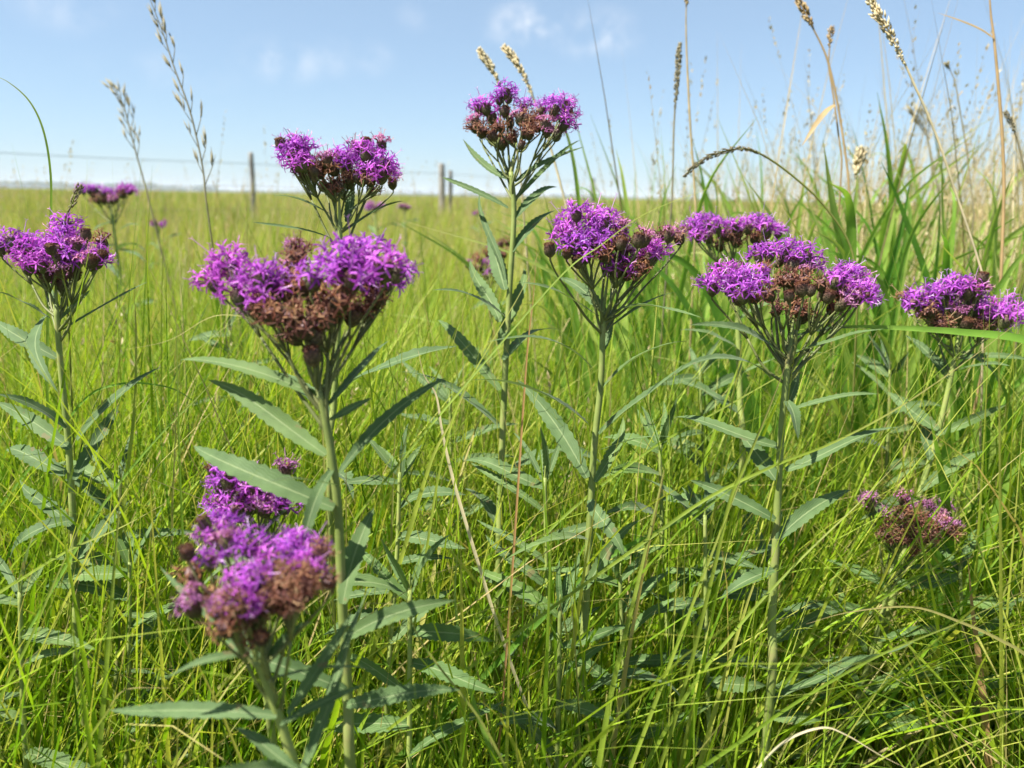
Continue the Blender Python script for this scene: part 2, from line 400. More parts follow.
def plant(label, depth, stem, heads, leaves, rad=.0032, group='purple ironweed plants in the meadow', name='ironweed', cat='wildflower',
          spread=.02, auto=0, autow=13, extra=0, hs=1.0, mat=None, auto_from=.25, auto_len=(.06, .10), inner=.28):
    """stem: pixel points from the flower node down; heads: (px, py, kind); leaves: (bx, by, tx, ty, width px[, depth offset of tip, arch, face])."""
    pts = [P(x, y, depth + (i * .004)) for i, (x, y) in enumerate(stem)]
    low = pts[-1]; dirn = (pts[-1] - pts[-2]).normalized()
    base = Vector((low.x + dirn.x * low.z * .5, low.y + .02, 0))
    full = pts + ([low.lerp(base, .5) + Vector((dirn.x * .01, 0, 0))] if low.z > .1 else []) + [base]
    org = base.copy()
    root = empty(name, org, label, cat, group)
    sm = MB()
    line = spline(full, 40)
    tube(sm, [p - org for p in line], [rad * (.68 + .5 * i / 39) for i in range(40)], 8)
    node = pts[0]; down = (pts[1] - pts[0]).normalized()
    hl = []
    for h in heads:
        px, py, k = h[:3]
        off = h[3] if len(h) > 3 else random.uniform(-spread, spread)
        hl.append((P(px, py, depth + off), k))
    for _ in range(extra):                           # heads at the far side of the cluster
        p, k = random.choice(hl)
        hl.append((p + Vector((random.uniform(-.012, .012), random.uniform(.008, .03), random.uniform(-.012, .002))), random.choice(['w', 'w', 'h', 'u'])))
    tipc = sum((c for c, k in hl), Vector()) / len(hl) if hl else node + Vector((0, 0, .02))
    tl = node.lerp(tipc, .5)
    tube(sm, [p - org for p in spline([node + down * .004, node, node.lerp(tl, .5), tl], 8)], [rad * (.68 - .5 * i / 7) for i in range(8)], 7)
    for c, k in list(hl):                            # shorter, older heads inside the cluster
        if random.random() < inner:
            hl.append((c.lerp(node, random.uniform(.2, .42)) + Vector((random.uniform(-.004, .004), random.uniform(-.012, .016), 0)), random.choice('wwuu')))
    ends, axes = [], []
    for c, k in hl:
        inv, flo, nm, zc = KINDS[k]
        s = hs * random.uniform(.76, 1.02); c = c + cr * random.gauss(0, .0012) + cu * random.gauss(0, .0018)
        ax = (c - node); ax = (ax.normalized() * .75 + Vector((random.uniform(-.4, .4), random.uniform(-.5, .25), .7))).normalized()
        if k == 'w': ax = (ax + Vector((random.uniform(-.5, .4), -.55, -.15))).normalized()
        q = Vector((0, 0, 1)).rotation_difference(ax) @ Quaternion((0, 0, 1), random.uniform(0, 6.28))
        bpos = c - ax * zc * s
        h = obj(nm, random.choice(inv), None, root); h.location = bpos - org
        h.rotation_mode = 'QUATERNION'; h.rotation_quaternion = q; h.scale = (s, s, s)
        obj('bristle_tuft' if k == 'u' else 'florets', random.choice(flo), None, h)
        ends.append(bpos - ax * .0005)
        axes.append(ax)
    left = list(range(len(ends)))                    # heads that sit together share one branch
    R0 = .021 * hs
    while left:
        i0 = left[0]; g = [i for i in left if (ends[i] - ends[i0]).length < R0]
        left = [i for i in left if i not in g]
        cen = sum((ends[i] for i in g), Vector()) / len(g)
        u = random.uniform(0, 1); st = node + down * u * .03
        fork = st.lerp(cen, random.uniform(.55, .72)) + Vector((0, 0, -.004 * hs))
        mid = st.lerp(fork, .5) + Vector((random.uniform(-.002, .002), random.uniform(-.002, .002), random.uniform(-.004, 0)))
        pl = spline([st, mid, fork], 9); tube(sm, [p - org for p in pl], [rad * (.40 - .12 * i / 8) for i in range(9)], 6, (.5, .5, 1))
        for i in g:
            md = fork.lerp(ends[i], .5) + Vector((random.uniform(-.0015, .0015), random.uniform(-.0015, .0015), -.001))
            pl = spline([fork, md, ends[i] - axes[i] * .002, ends[i] + axes[i] * .001], 8)
            tube(sm, [p - org for p in pl], [rad * (.25 - .03 * j / 7) for j in range(8)], 5, (.5, .5, 1))
    obj('stem', sm.mesh('stem'), M_STEM, root)
    for lf in leaves:
        bx, by, tx, ty, w = lf[:5]
        dd, arch, face = (list(lf[5:]) + [-.02, .10, .35][len(lf) - 5:])[:3]
        leaf_obj(root, org, (bx, by, depth + .004), (tx, ty, depth + dd), w, depth, arch, face, mat)
    for i in range(auto):                            # further leaves down the stem, alternating round it
        u = auto_from + (1 - auto_from) * (i + .5) / auto * .8
        p = line[int(u * 39)]; a = i * 2.4 + random.uniform(-.4, .4)
        l = random.uniform(*auto_len); e = Vector((math.cos(a), math.sin(a), 0))
        t = p + e * l + Vector((0, 0, l * random.uniform(-.15, .6)))
        mb = MB(); up = Vector((0, 0, 1)) - e * .5
        n = 22; c1 = p + e * l * .35 + Vector((0, 0, l * .28)); c2 = p + e * l * .75 + Vector((0, 0, l * .35))
        pp = [((1 - u) ** 3) * p + 3 * u * (1 - u) ** 2 * c1 + 3 * u * u * (1 - u) * c2 + u ** 3 * t for u in [j / (n - 1) for j in range(n)]]
        hw = autow * .5 * .001 * random.uniform(.8, 1.2)
        ribbon(mb, [x - org for x in pp], lambda u: hw * max(.03, (math.sin(math.pi * min(1, u * .93 + .07)) ** .75) * (1.18 - .45 * u)), up, .3, 5, random.random(), 0, random.uniform(-.9, .9), .20, wave=random.uniform(.05, .2))
        obj('leaf', mb.mesh('leaf'), mat or M_LEAF, root)
    return root

# the big bloom left of the middle
plant('ironweed with the widest two-sided purple cluster, brown withered heads in its middle', .40,
      [(320, 392), (330, 445), (338, 510), (342, 600), (348, 700), (352, 790)],
      [(208, 274, 'b'), (232, 262, 'b'), (255, 258, 'b'), (240, 282, 'b'), (272, 262, 'b'), (222, 258, 'b', .02), (262, 282, 'b'), (298, 262, 'h', .02), (288, 272, 'w', .01),
       (318, 258, 'b'), (338, 246, 'b'), (360, 240, 'b'), (384, 250, 'b'), (392, 272, 'b'), (368, 264, 'b'), (344, 268, 'b'), (328, 284, 'w'), (376, 240, 'b', .025), (350, 256, 'b', -.02), (398, 262, 'b', .01),
       (293, 242, 'h', .02), (298, 254, 'w', .01), (262, 300, 'w'), (282, 288, 'w'), (300, 284, 'w'), (268, 314, 'w', -.02), (292, 306, 'w', -.02), (310, 296, 'w'), (322, 308, 'w', -.015), (304, 318, 'w', -.02), (334, 298, 'w', .0), (372, 296, 'w', .01), (250, 298, 'h', .01), (316, 338, 'u', -.01)],
      [(318, 396, 180, 360, 17, -.06, .10, .45), (326, 455, 208, 380, 23, -.05, .02, .75), (334, 508, 194, 446, 28, -.06, .14, .6), (340, 472, 446, 378, 15, .05, .08, .5),
       (343, 604, 374, 508, 24, -.01, .06, .85), (338, 486, 262, 484, 8, -.07, .03, 0), (330, 420, 372, 398, 10, -.05, .0, .5), (328, 405, 390, 340, 12, .06, .05, .4), (332, 470, 300, 560, 15, .05, .1, .7),
       (344, 640, 455, 600, 20, .03, .15, .5), (346, 690, 225, 640, 20, .06, .15, .5), (322, 395, 345, 330, 10, .05, .05, .5), (347, 705, 460, 690, 20, .02, .12, .5)],
      rad=.0030, extra=2, spread=.018, hs=1.06)
# the tall one against the sky
plant('tallest ironweed, its purple cluster raised alone against the blue sky', .66,
      [(511, 172), (514, 215), (509, 300), (504, 400), (500, 500), (498, 600)],
      [(484, 100, 'b'), (498, 92, 'b'), (512, 94, 'b'), (522, 99, 'b'), (492, 110, 'b'), (518, 112, 'h'), (530, 116, 'w'), (546, 104, 'b'), (552, 96, 'b'), (562, 102, 'b'), (570, 112, 'b'), (560, 112, 'b'), (548, 116, 'h'), (574, 106, 'b', .02), (566, 96, 'b', .01), (478, 102, 'b', .01), (506, 86, 'b', .0),
       (476, 118, 'h'), (484, 124, 'w'), (498, 126, 'w'), (510, 120, 'h'), (512, 132, 'w'), (526, 128, 'w'), (536, 122, 'w'), (504, 138, 'w'), (546, 126, 'h'), (488, 134, 'w', .02), (560, 124, 'h')],
      [(511, 180, 463, 139, 11, -.02, -.05, 1), (508, 208, 442, 177, 7, -.02, .06, .9), (515, 182, 584, 147, 8, .02, .05, .9), (513, 202, 580, 140, 6, .03, .04, .9), (514, 219, 557, 187, 11, -.02, .13, .9),
       (512, 252, 556, 210, 13, -.02, .10, .6), (505, 290, 487, 230, 19, -.03, -.05, .9), (500, 322, 470, 260, 16, .03, .04, .9), (506, 318, 432, 290, 11, -.04, .1, .4), (500, 345, 524, 268, 16, .04, .05, .8),
       (500, 390, 438, 320, 15, .02, .12, .5), (505, 280, 480, 192, 8, .05, .02, .4), (498, 425, 395, 372, 13, .03, .14, .4), (503, 360, 560, 330, 14, .05, .15, .4)],
      rad=.0030, extra=3, auto=5, auto_from=.5, hs=.93)
# the central one
plant('ironweed in the middle with two dark buds left of its cluster, thin blade crossing it', .56,
      [(603, 312), (601, 380), (594, 450), (590, 520), (586, 600), (580, 690)],
      [(566, 216, 'b'), (578, 206, 'b'), (592, 206, 'b'), (562, 230, 'b'), (580, 222, 'b'), (598, 218, 'b'), (588, 232, 'b'), (606, 212, 'b'), (614, 224, 'b'), (570, 240, 'b', -.02), (600, 232, 'b', -.02), (622, 218, 'h'), (584, 244, 'b', -.02),
       (607, 246, 'w'), (616, 238, 'w'), (602, 256, 'w', -.02), (626, 244, 'h'), (642, 240, 'h'), (652, 234, 'h'), (660, 244, 'b'), (666, 232, 'w', .01), (672, 228, 'h'), (650, 250, 'b'), (618, 258, 'b'), (636, 252, 'h'), (676, 236, 'w', .01),
       (553, 248, 'u', -.03), (566, 250, 'u', -.025), (624, 246, 'u', -.03), (638, 240, 'u', -.03)],
      [(592, 368, 487, 342, 11, -.07, .14, .35), (588, 424, 464, 381, 15, -.07, .10, .4), (587, 478, 518, 380, 21, -.02, .04, .9), (602, 388, 692, 341, 12, -.03, .12, .35), (599, 434, 684, 364, 13, -.03, .05, .4),
       (598, 316, 513, 283, 10, -.05, .06, .4), (607, 314, 558, 278, 14, .04, .05, .7), (612, 312, 706, 319, 11, -.06, .12, .25), (613, 325, 678, 292, 7, .02, .10, .2), (603, 350, 614, 314, 13, -.03, -.02, .6), (595, 482, 623, 417, 14, .0, .04, .9),
       (600, 450, 672, 437, 6, -.04, .04, .0), (590, 500, 625, 560, 16, -.03, .2, .6), (588, 540, 505, 560, 14, -.04, .2, .4), (584, 590, 640, 520, 14, .03, .05, .6)],
      rad=.0030, extra=5, auto=3, auto_from=.7)
# the three-lobed one right of the middle
plant('ironweed whose purple cluster spreads in three lobes around tan withered heads', .52,
      [(790, 348), (784, 400), (779, 470), (776, 540), (772, 620), (770, 700)],
      [(712, 276, 'b'), (724, 268, 'b'), (738, 270, 'b'), (752, 266, 'b'), (744, 280, 'b'), (728, 280, 'b'), (756, 276, 'b'), (716, 266, 'b', .02),
       (756, 250, 'b', .03), (770, 246, 'b', .03), (784, 246, 'b', .03), (798, 250, 'b', .03), (810, 252, 'b', .03), (792, 258, 'h', .03), (804, 262, 'h', .025), (816, 258, 'b', .035),
       (780, 278, 'w'), (770, 290, 'w', -.02), (790, 272, 'w'), (800, 278, 'w'), (822, 280, 'w'), (808, 288, 'u', -.01), (788, 290, 'u', -.02), (798, 284, 'u', -.02), (824, 298, 'u', .0),
       (842, 272, 'b'), (850, 266, 'b'), (858, 274, 'b'), (844, 280, 'b'), (866, 282, 'b'), (876, 288, 'b'), (856, 288, 'h', -.01), (868, 294, 'b', -.01), (838, 290, 'w'), (850, 298, 'h'), (862, 272, 'b', .02)],
      [(795, 354, 884, 329, 13, -.04, .05, .25), (797, 336, 872, 330, 9, .02, .06, .2), (781, 357, 690, 325, 13, -.03, .16, .35), (777, 446, 672, 418, 18, -.04, .12, .5), (786, 470, 900, 427, 16, -.03, .05, .5), (787, 412, 878, 394, 9, -.02, .10, .2),
       (770, 378, 672, 377, 11, -.06, .18, .25), (776, 480, 740, 434, 19, .0, .04, .85), (786, 410, 800, 372, 13, .02, .05, .8), (786, 400, 798, 440, 14, -.03, .2, .8), (775, 520, 690, 480, 16, .04, .15, .5), (777, 540, 850, 490, 18, .03, .1, .6), (774, 570, 720, 600, 16, .02, .2, .5)],
      rad=.0031, extra=5, auto=3, auto_from=.7, hs=.9)
plant('smaller ironweed cluster just behind and above the three-lobed one', .80,
      [(736, 284), (738, 330), (740, 400), (742, 470)],
      [(690, 222, 'b', -.02), (698, 216, 'b'), (706, 220, 'b'), (714, 222, 'b'), (696, 230, 'b', -.03), (724, 226, 'b'), (734, 222, 'b'), (742, 228, 'h'), (750, 220, 'b'), (760, 216, 'b'), (770, 216, 'b'), (780, 222, 'b'), (766, 224, 'b'), (754, 230, 'w'), (712, 236, 'w'), (720, 240, 'w'), (728, 236, 'w'), (740, 240, 'w'), (704, 232, 'h')],
      [(736, 300, 690, 280, 10, .0, .1, .4), (738, 320, 790, 300, 10), (739, 350, 680, 330, 11)], rad=.0036, hs=1.1, auto=5, auto_from=.3)
# right edge
plant('ironweed at the right edge of the picture, cluster above one broad horizontal blade', .72,
      [(957, 346), (947, 395), (936, 440), (921, 490), (905, 545), (890, 610)],
      [(910, 296, 'b'), (922, 290, 'b'), (934, 290, 'b'), (942, 298, 'b'), (928, 300, 'b'), (952, 282, 'b'), (962, 278, 'b'), (970, 286, 'b'), (982, 284, 'h'), (958, 294, 'h'), (948, 290, 'h'), (978, 292, 'b'), (986, 306, 'b'), (996, 300, 'b'), (1006, 304, 'b'), (1014, 310, 'b'), (1000, 314, 'b'), (990, 318, 'h'), (1020, 302, 'b'), (970, 302, 'h'), (962, 308, 'h'),
       (936, 316, 'w'), (944, 320, 'w'), (954, 322, 'w'), (968, 318, 'w'), (980, 324, 'w'), (984, 278, 'u', -.02)],
      [(955, 360, 1030, 360, 9, -.02, .1, .25), (953, 372, 1010, 366, 9, -.05, .06, .3), (950, 380, 905, 335, 12, .02, .04, .7), (930, 460, 922, 412, 14, .0, .04, .9), (936, 435, 1006, 405, 11, -.03, .06, .5), (938, 430, 888, 392, 16, .02, .05, .8), (922, 490, 985, 450, 14, -.02, .05, .6), (918, 500, 860, 520, 13, -.02, .2, .4), (948, 350, 1000, 395, 9, .02, .2, .4)],
      rad=.0032, extra=5, hs=1.2)
# left edge
plant('ironweed at the left edge, purple cluster with three round buds on its right', .58,
      [(56, 304), (61, 370), (68, 440), (73, 520), (76, 600), (80, 690)],
      [(-6, 238, 'b'), (6, 236, 'b'), (18, 238, 'b'), (10, 246, 'b', .02), (26, 244, 'b'), (40, 244, 'b'), (34, 236, 'b', .02), (50, 236, 'b'), (60, 230, 'b'), (70, 230, 'b'), (76, 238, 'h'), (62, 242, 'b'), (52, 248, 'b'), (30, 256, 'b', -.02), (42, 256, 'b', -.02), (72, 248, 'b', -.01), (84, 246, 'b'), (94, 248, 'b'), (100, 252, 'b'), (88, 254, 'h', -.02), (66, 222, 'b', .02),
       (24, 264, 'h', -.01), (40, 268, 'w', -.01), (82, 258, 'h'), (56, 262, 'h', -.02), (86, 230, 'u', -.01), (102, 260, 'u', -.02), (90, 256, 'u', -.03), (50, 246, 'u', -.03)],
      [(51, 319, -6, 291, 11, -.02, .08, .3), (57, 358, -6, 320, 17, -.03, .10, .45), (63, 330, 150, 281, 9, .02, .02, .3), (46, 316, 58, 392, 17, -.02, .1, .9), (77, 440, 161, 367, 15, -.02, .06, .5), (66, 428, -4, 394, 12, -.02, .12, .3), (70, 449, -4, 402, 18, -.01, .08, .5),
       (75, 480, 121, 402, 16, .02, .05, .8), (66, 474, 6, 450, 20, -.02, .14, .6), (56, 300, 20, 250, 8, .04, .05, .5), (60, 320, 90, 290, 7, .03, .05, .3), (74, 530, 20, 480, 16, .03, .1, .6), (76, 560, 130, 500, 15, .03, .1, .6), (74, 520, 10, 560, 18, -.02, .25, .5)],
      rad=.0029, extra=5, auto=3, auto_from=.7)
# upper left, behind the big one
plant('ironweed rising behind the widest cluster, its flat top crossing the horizon', .62,
      [(340, 222), (340, 270), (338, 330), (334, 400), (330, 480)],
      [(286, 146, 'b'), (296, 138, 'b'), (304, 146, 'b'), (294, 154, 'b'), (302, 156, 'b', -.02), (290, 138, 'b', .02), (328, 150, 'h'), (338, 152, 'b'), (348, 150, 'b'), (344, 160, 'b'), (356, 146, 'h'), (366, 146, 'b'), (378, 144, 'b'), (388, 152, 'b'), (384, 162, 'b'), (370, 156, 'b'), (376, 166, 'b', -.01), (392, 160, 'b', .01), (364, 166, 'b', .02),
       (306, 162, 'w'), (318, 160, 'w'), (314, 170, 'w'), (328, 168, 'w'), (330, 178, 'w'), (346, 170, 'h'), (352, 176, 'w'), (322, 164, 'h'), (366, 140, 'u', .0), (281, 142, 'u', .0)],
      [(330, 214, 273, 196, 8, -.02, .06, .3), (330, 238, 252, 222, 7, -.03, .05, .2), (350, 228, 404, 201, 9, .0, .04, .4), (347, 222, 358, 178, 12, -.03, .0, .9), (344, 215, 380, 195, 6, .04, .05, .3)],
      rad=.0029, extra=6, auto=5, auto_from=.45)
# foreground, soft with nearness
plant('nearest low ironweed, blurred purple and rust heads at the bottom left', .335,
      [(256, 660), (269, 690), (284, 732), (300, 785), (318, 850)],
      [(226, 518, 'b', .03), (212, 530, 'b', .02), (238, 528, 'h', .02), (204, 522, 'u', .02), (246, 538, 'b', .01), (206, 548, 'b', .0), (184, 556, 'u', -.01), (190, 590, 'h', -.01), (186, 600, 'h', -.02), (220, 536, 'h', .01), (194, 568, 'w', .0),
       (296, 522, 'b', .02), (286, 534, 'b', .02), (308, 540, 'b', .01), (280, 548, 'b'), (316, 558, 'b'), (304, 562, 'b', -.01), (296, 546, 'b', .0), (320, 548, 'h', .01),
       (244, 574, 'b', -.02), (254, 568, 'b', -.02), (234, 588, 'b', -.02), (222, 602, 'h', -.02), (242, 592, 'b', -.025), (214, 610, 'h', -.02), (262, 572, 'b', -.01), (226, 612, 'w', -.03), (238, 606, 'w', -.03),
       (276, 574, 'w', -.015), (292, 578, 'w', -.02), (284, 590, 'w', -.02), (302, 586, 'w', -.02), (312, 578, 'w', -.02), (268, 590, 'w', -.02), (256, 606, 'w', -.01), (250, 616, 'w', -.02), (276, 606, 'w'), (298, 596, 'w', -.02)],
      [(277, 716, 110, 710, 19, -.03, .10, .6), (250, 654, 163, 680, 11, -.03, .12, .5), (250, 660, 160, 566, 13, .03, .05, .6), (300, 775, 368, 590, 18, .02, .03, .8), (288, 714, 352, 612, 15, .02, .03, .8), (266, 680, 376, 670, 7, .03, .05, .0), (298, 770, 234, 728, 16, .0, .08, .6), (262, 660, 312, 622, 14, .03, .05, .7), (280, 725, 364, 684, 11, .01, .05, .4), (300, 780, 205, 772, 20, -.03, .12, .4)],
      rad=.0027, hs=.78, extra=2, spread=.012)
plant('half hidden ironweed cluster under a long grey leaf, behind the nearest blurred one', .47,
      [(252, 545), (258, 580), (264, 640), (270, 720)],
      [(220, 478, 'b'), (230, 470, 'b'), (242, 474, 'b'), (252, 480, 'b'), (226, 488, 'b'), (240, 488, 'b'), (262, 486, 'b'), (216, 494, 'b'), (232, 500, 'b'), (272, 490, 'b'), (282, 494, 'b'), (214, 468, 'u'), (250, 494, 'h'), (220, 506, 'b'), (288, 466, 'h'), (234, 464, 'b', .02), (246, 506, 'w'), (264, 500, 'h')],
      [(252, 552, 300, 500, 12), (253, 556, 200, 590, 12), (258, 590, 310, 560, 14)], rad=.0028, auto=3, hs=.95)
# withered one lower right
plant('low ironweed gone mostly brown and shrivelled, with pale mauve remnants, lower right', .70,
      [(893, 566), (882, 615), (866, 670), (850, 726), (838, 775), (826, 830)],
      [(867, 494, 'h'), (870, 500, 'h'), (896, 500, 'h'), (904, 496, 'h'), (908, 504, 'h'), (930, 506, 'h'), (938, 508, 'h'), (948, 506, 'h'), (926, 500, 'h'), (942, 514, 'h', -.01), (956, 520, 'h'),
       (900, 514, 'w', -.018), (912, 514, 'w', -.018), (890, 522, 'w', -.018), (900, 526, 'w', -.018), (912, 526, 'w', -.018), (924, 520, 'w', -.018), (882, 530, 'w', -.018), (894, 536, 'w', -.018), (906, 538, 'w', -.018), (918, 534, 'w', -.018), (930, 530, 'w', -.018), (944, 526, 'w', -.018), (954, 528, 'w', -.018), (932, 540, 'w', -.018), (916, 546, 'w', -.018), (888, 510, 'h'), (940, 520, 'h'), (872, 508, 'u')],
      [(884, 586, 826, 560, 13, -.02, .06, .7), (872, 614, 798, 597, 13, -.02, .08, .6), (866, 652, 838, 578, 12, .0, .04, .9), (878, 641, 966, 632, 10, -.02, .1, .4), (864, 692, 954, 658, 20, -.01, .08, .7), (855, 722, 946, 732, 19, -.04, .14, .7), (852, 720, 800, 668, 14, .0, .06, .7), (892, 578, 912, 592, 9, -.02, .15, .7), (893, 570, 964, 578, 8, .02, .1, .3), (862, 690, 830, 650, 12, -.01, .05, .8), (846, 740, 905, 700, 16, .03, .08, .7), (848, 735, 790, 760, 16, .0, .2, .6)],
      rad=.0031, hs=1.0, extra=0, inner=0, mat=M_LEAF2)
# farther ones
plant('distant ironweed at the upper left, small dark purple cluster on the horizon', 1.55,
      [(112, 214), (116, 245), (122, 290), (126, 330)],
      [(88, 186, 'b'), (96, 186, 'b'), (104, 188, 'b'), (110, 190, 'b'), (116, 188, 'b'), (100, 192, 'h'), (112, 196, 'h'), (120, 186, 'h'), (128, 186, 'b'), (132, 188, 'b'), (106, 198, 'w'), (82, 185, 'b'), (92, 190, 'h'), (124, 192, 'w')],
      [(113, 222, 92, 232, 6), (114, 235, 140, 225, 6), (116, 245, 85, 250, 7), (117, 250, 145, 262, 7)], rad=.004, hs=1.3, auto=6, auto_from=.2, autow=18, spread=.03)
plant('blurred fading ironweed behind the stem of the tallest one', 1.35,
      [(490, 290), (492, 330), (494, 380)],
      [(468, 262, 'h'), (476, 258, 'w'), (484, 252, 'w'), (492, 246, 'h'), (500, 242, 'w'), (506, 240, 'w'), (480, 266, 'h'), (490, 262, 'b'), (498, 256, 'h'), (472, 266, 'w'), (504, 252, 'w'), (494, 268, 'b')],
      [(491, 300, 470, 310, 8), (492, 310, 515, 300, 8)], rad=.004, hs=1.3, auto=4, autow=18, spread=.03)
for px, py, d, lb in ((158, 222, 3.2, 'tiny far ironweed in the pale field right of the distant upper left one'),
                      (375, 205, 2.6, 'faint far ironweed showing under the right end of the flat-topped cluster'),
                      (404, 205, 3.6, 'tiny far ironweed in the field between two clusters, left of the fence post pair'),
                      (478, 212, 4.2, 'tiny far ironweed just right of the fence post pair')):
    plant(lb, d, [(px, py + 9 / d * 2), (px + 1, py + 60 / d), (px + 2, py + 120 / d)],
          [(px + random.uniform(-1, 1) * 24 / d, py + random.uniform(-.5, .5) * 14 / d, random.choice('bhhw')) for _ in range(9)],
          [], rad=.005, hs=1.25, spread=.04, auto=5, autow=20)
plant('dark withered ironweed sunk in the grass beside the left edge plant', .95,
      [(42, 470), (44, 500), (46, 540)], [(36, 450, 'w'), (42, 448, 'h'), (46, 456, 'w'), (38, 458, 'w'), (42, 462, 'w')], [(43, 480, 20, 470, 9), (43, 490, 66, 478, 9)], rad=.003, auto=3)

# ------------------------------------------------------------------ leafy stems without flowers
LEAFY = [
    (660, 520, .66, 'leafy flowerless stem between the middle and three-lobed ironweeds'),
    (545, 560, .62, 'leafy flowerless stem with drooping grey leaves left of the middle ironweed'),
    (705, 600, .60, 'leafy flowerless stem in the grass below the three-lobed ironweed'),
    (620, 660, .60, 'low leafy stem near the bottom edge below the middle ironweed'),
    (770, 640, .64, 'leafy flowerless stem left of the brown shrivelled ironweed'),
    (400, 560, .58, 'leafy flowerless stem right of the widest ironweed'),
    (410, 690, .50, 'low leafy stem at the bottom right of the nearest blurred ironweed'),
    (120, 560, .62, 'leafy flowerless stem right of the left edge ironweed'),
    (20, 690, .52, 'low leafy stem in the bottom left corner'),
    (130, 650, .58, 'leafy stem in the thick upright grass left of the nearest blurred ironweed'),
    (700, 430, .85, 'pale leafy stem behind the blades between the middle and three-lobed ironweeds'),
    (890, 430, .85, 'leafy stem standing between the three-lobed and right edge ironweeds'),
    (960, 640, .70, 'leafy stem right of the brown shrivelled ironweed'),
    (450, 460, .80, 'leafy stem with narrow leaves left of the tallest ironweed stem'),
    (230, 380, 1.0, 'leafy stem in the grass left of the widest ironweed'),
    (560, 700, .55, 'low leafy stem at the bottom edge in the middle'),
]
for i, (px, py, d, lb) in enumerate(LEAFY):
    lean = random.uniform(-14, 14)
    lv = []
    n = 7
    for k in range(n):
        yy = py - 75 * .6 / d + k * 26 * .6 / d; sx = random.choice((-1, 1)) if k % 2 else (1 if (k // 2) % 2 else -1)
        lw = random.uniform(55, 95) * .6 / d
        ang = random.uniform(-.35, .75)
        xb = px + lean * (k / n)
        lv.append((xb, yy, xb + sx * lw * math.cos(ang), yy - lw * math.sin(ang), random.uniform(10, 19) * .6 / d, random.uniform(-.05, .05), random.uniform(.02, .2), random.uniform(.3, .9)))
    for k in range(4):
        lv.append((px, py - (80 - k) * .6 / d, px + random.uniform(-38, 38) * .6 / d, py - random.uniform(108, 140) * .6 / d, random.uniform(6, 10) * .6 / d, random.uniform(-.03, .03), .05, random.uniform(.3, .9)))
    plant(lb, d, [(px, py - 85 * .6 / d), (px + lean * .3, py), (px + lean, py + 100 * .6 / d), (px + lean * 1.2, py + 170 * .6 / d)], [], lv, rad=.0022,
          name='leafy_plant', cat='leafy plant', group='flowerless leafy plants in the grass', mat=M_LEAF if i % 3 else M_LEAF2, auto=2, auto_from=.6)

# ------------------------------------------------------------------ single grass blades one can point to
def blade(label, pts, wpx, depth, mat=M_BLADE, rnd=.6, dry=0, face=.8, fold=.35, tipdry=.3, root=True, prof=None):
    """pts run from the tip (first) to the lowest seen point; (px, py[, depth])."""
    w3 = [P(p[0], p[1], p[2] if len(p) > 2 else depth) for p in pts]
    line0 = spline(w3, 40)
    if root:                                         # bend smoothly down to the soil
        low = line0[-1]; dn = (line0[-1] - line0[-3]).normalized(); k = max(.05, low.z)
        if dn.z > -.25: dn = Vector((dn.x, dn.y, -.25)).normalized()
        base = Vector((low.x + dn.x * k * .75, low.y + .04 + abs(dn.y) * k * .2, 0)); c1 = low + dn * k * .5; c2 = base + Vector((0, 0, k * .45))
        line0 += [((1 - u) ** 3) * low + 3 * u * (1 - u) ** 2 * c1 + 3 * u * u * (1 - u) * c2 + u ** 3 * base for u in [q / 14 for q in range(1, 15)]]
    org = line0[-1].copy()
    line = line0[::-1]
    hw = wpx * depth / F * .36
    mb = MB()
    wf = prof or (lambda t: hw * (.8 + .2 * min(1, t * 3)) * max(.10, (1 - t ** 2.0)) if t < 1 else hw * .05)
    ribbon(mb, [p - org for p in line], wf, Vector((0, 0, 1)).lerp(CAMUP, face).normalized(), fold, 3, rnd, dry, random.uniform(-.6, .6), 0, tipdry)
    o = obj('grass_strand', mb.mesh('grass_strand'), mat); o.location = org
    return tag(o, label, 'grass blade', 'long single grass blades')
blade('lone green blade arching over at the left edge against the sky', [(-12, 74), (8, 82), (30, 102), (44, 132), (51, 175), (51, 225), (49, 280)], 5, .62, rnd=.25, face=.6)
blade('thin yellow-green blade crossing in front of the middle ironweed cluster, rising to the right', [(746, 178, .53), (705, 190, .52), (645, 214, .51), (600, 246, .5), (560, 277, .5), (470, 380, .48), (384, 482, .47), (340, 540, .47)], 4, .5, rnd=.6)
blade('long thin straw-tipped blade running down left from the right edge cluster', [(1020, 321, .52), (960, 366, .52), (893, 411, .5), (830, 444, .49), (776, 465, .48), (708, 498, .48), (640, 545, .48)], 5, .5, rnd=.75, tipdry=.8)
blade('pale-tipped blade rising in front of the stem of the three-lobed ironweed', [(792, 346), (778, 385), (762, 425), (745, 465), (730, 500), (716, 560)], 6, .47, rnd=.85, tipdry=1)
blade('broad horizontal green blade in front of the right edge ironweed', [(792, 330, .55), (850, 327, .55), (905, 329, .55), (960, 333, .55), (1030, 343, .54), (1090, 380, .54), (1120, 460, .54)], 15, .55, M_BROAD, .35, 0, 1.0, .55, .1, prof=lambda t: .0048 * max(.05, min(1, (1 - t) * 1.35)) ** .8)
blade('reddish thin stalk standing left of the middle ironweed stem', [(537, 246), (533, 300), (528, 343), (523, 410), (518, 486)], 3.5, .54, M_STRAW, .1, 1, tipdry=0)
blade('pale wide blade slanting steeply near the bottom, right of the middle', [(664, 470), (655, 510), (634, 600), (612, 690), (597, 775)], 9, .48, rnd=.7)
blade('slim blade slanting from below the three-lobed ironweed to the bottom edge', [(745, 470), (732, 502), (700, 585), (664, 680), (628, 775)], 6, .47, rnd=.8)
blade('long blade running from the brown ironweed down to the bottom edge', [(905, 455), (857, 505), (800, 560), (740, 625), (690, 690), (640, 775)], 6, .50, rnd=.65)
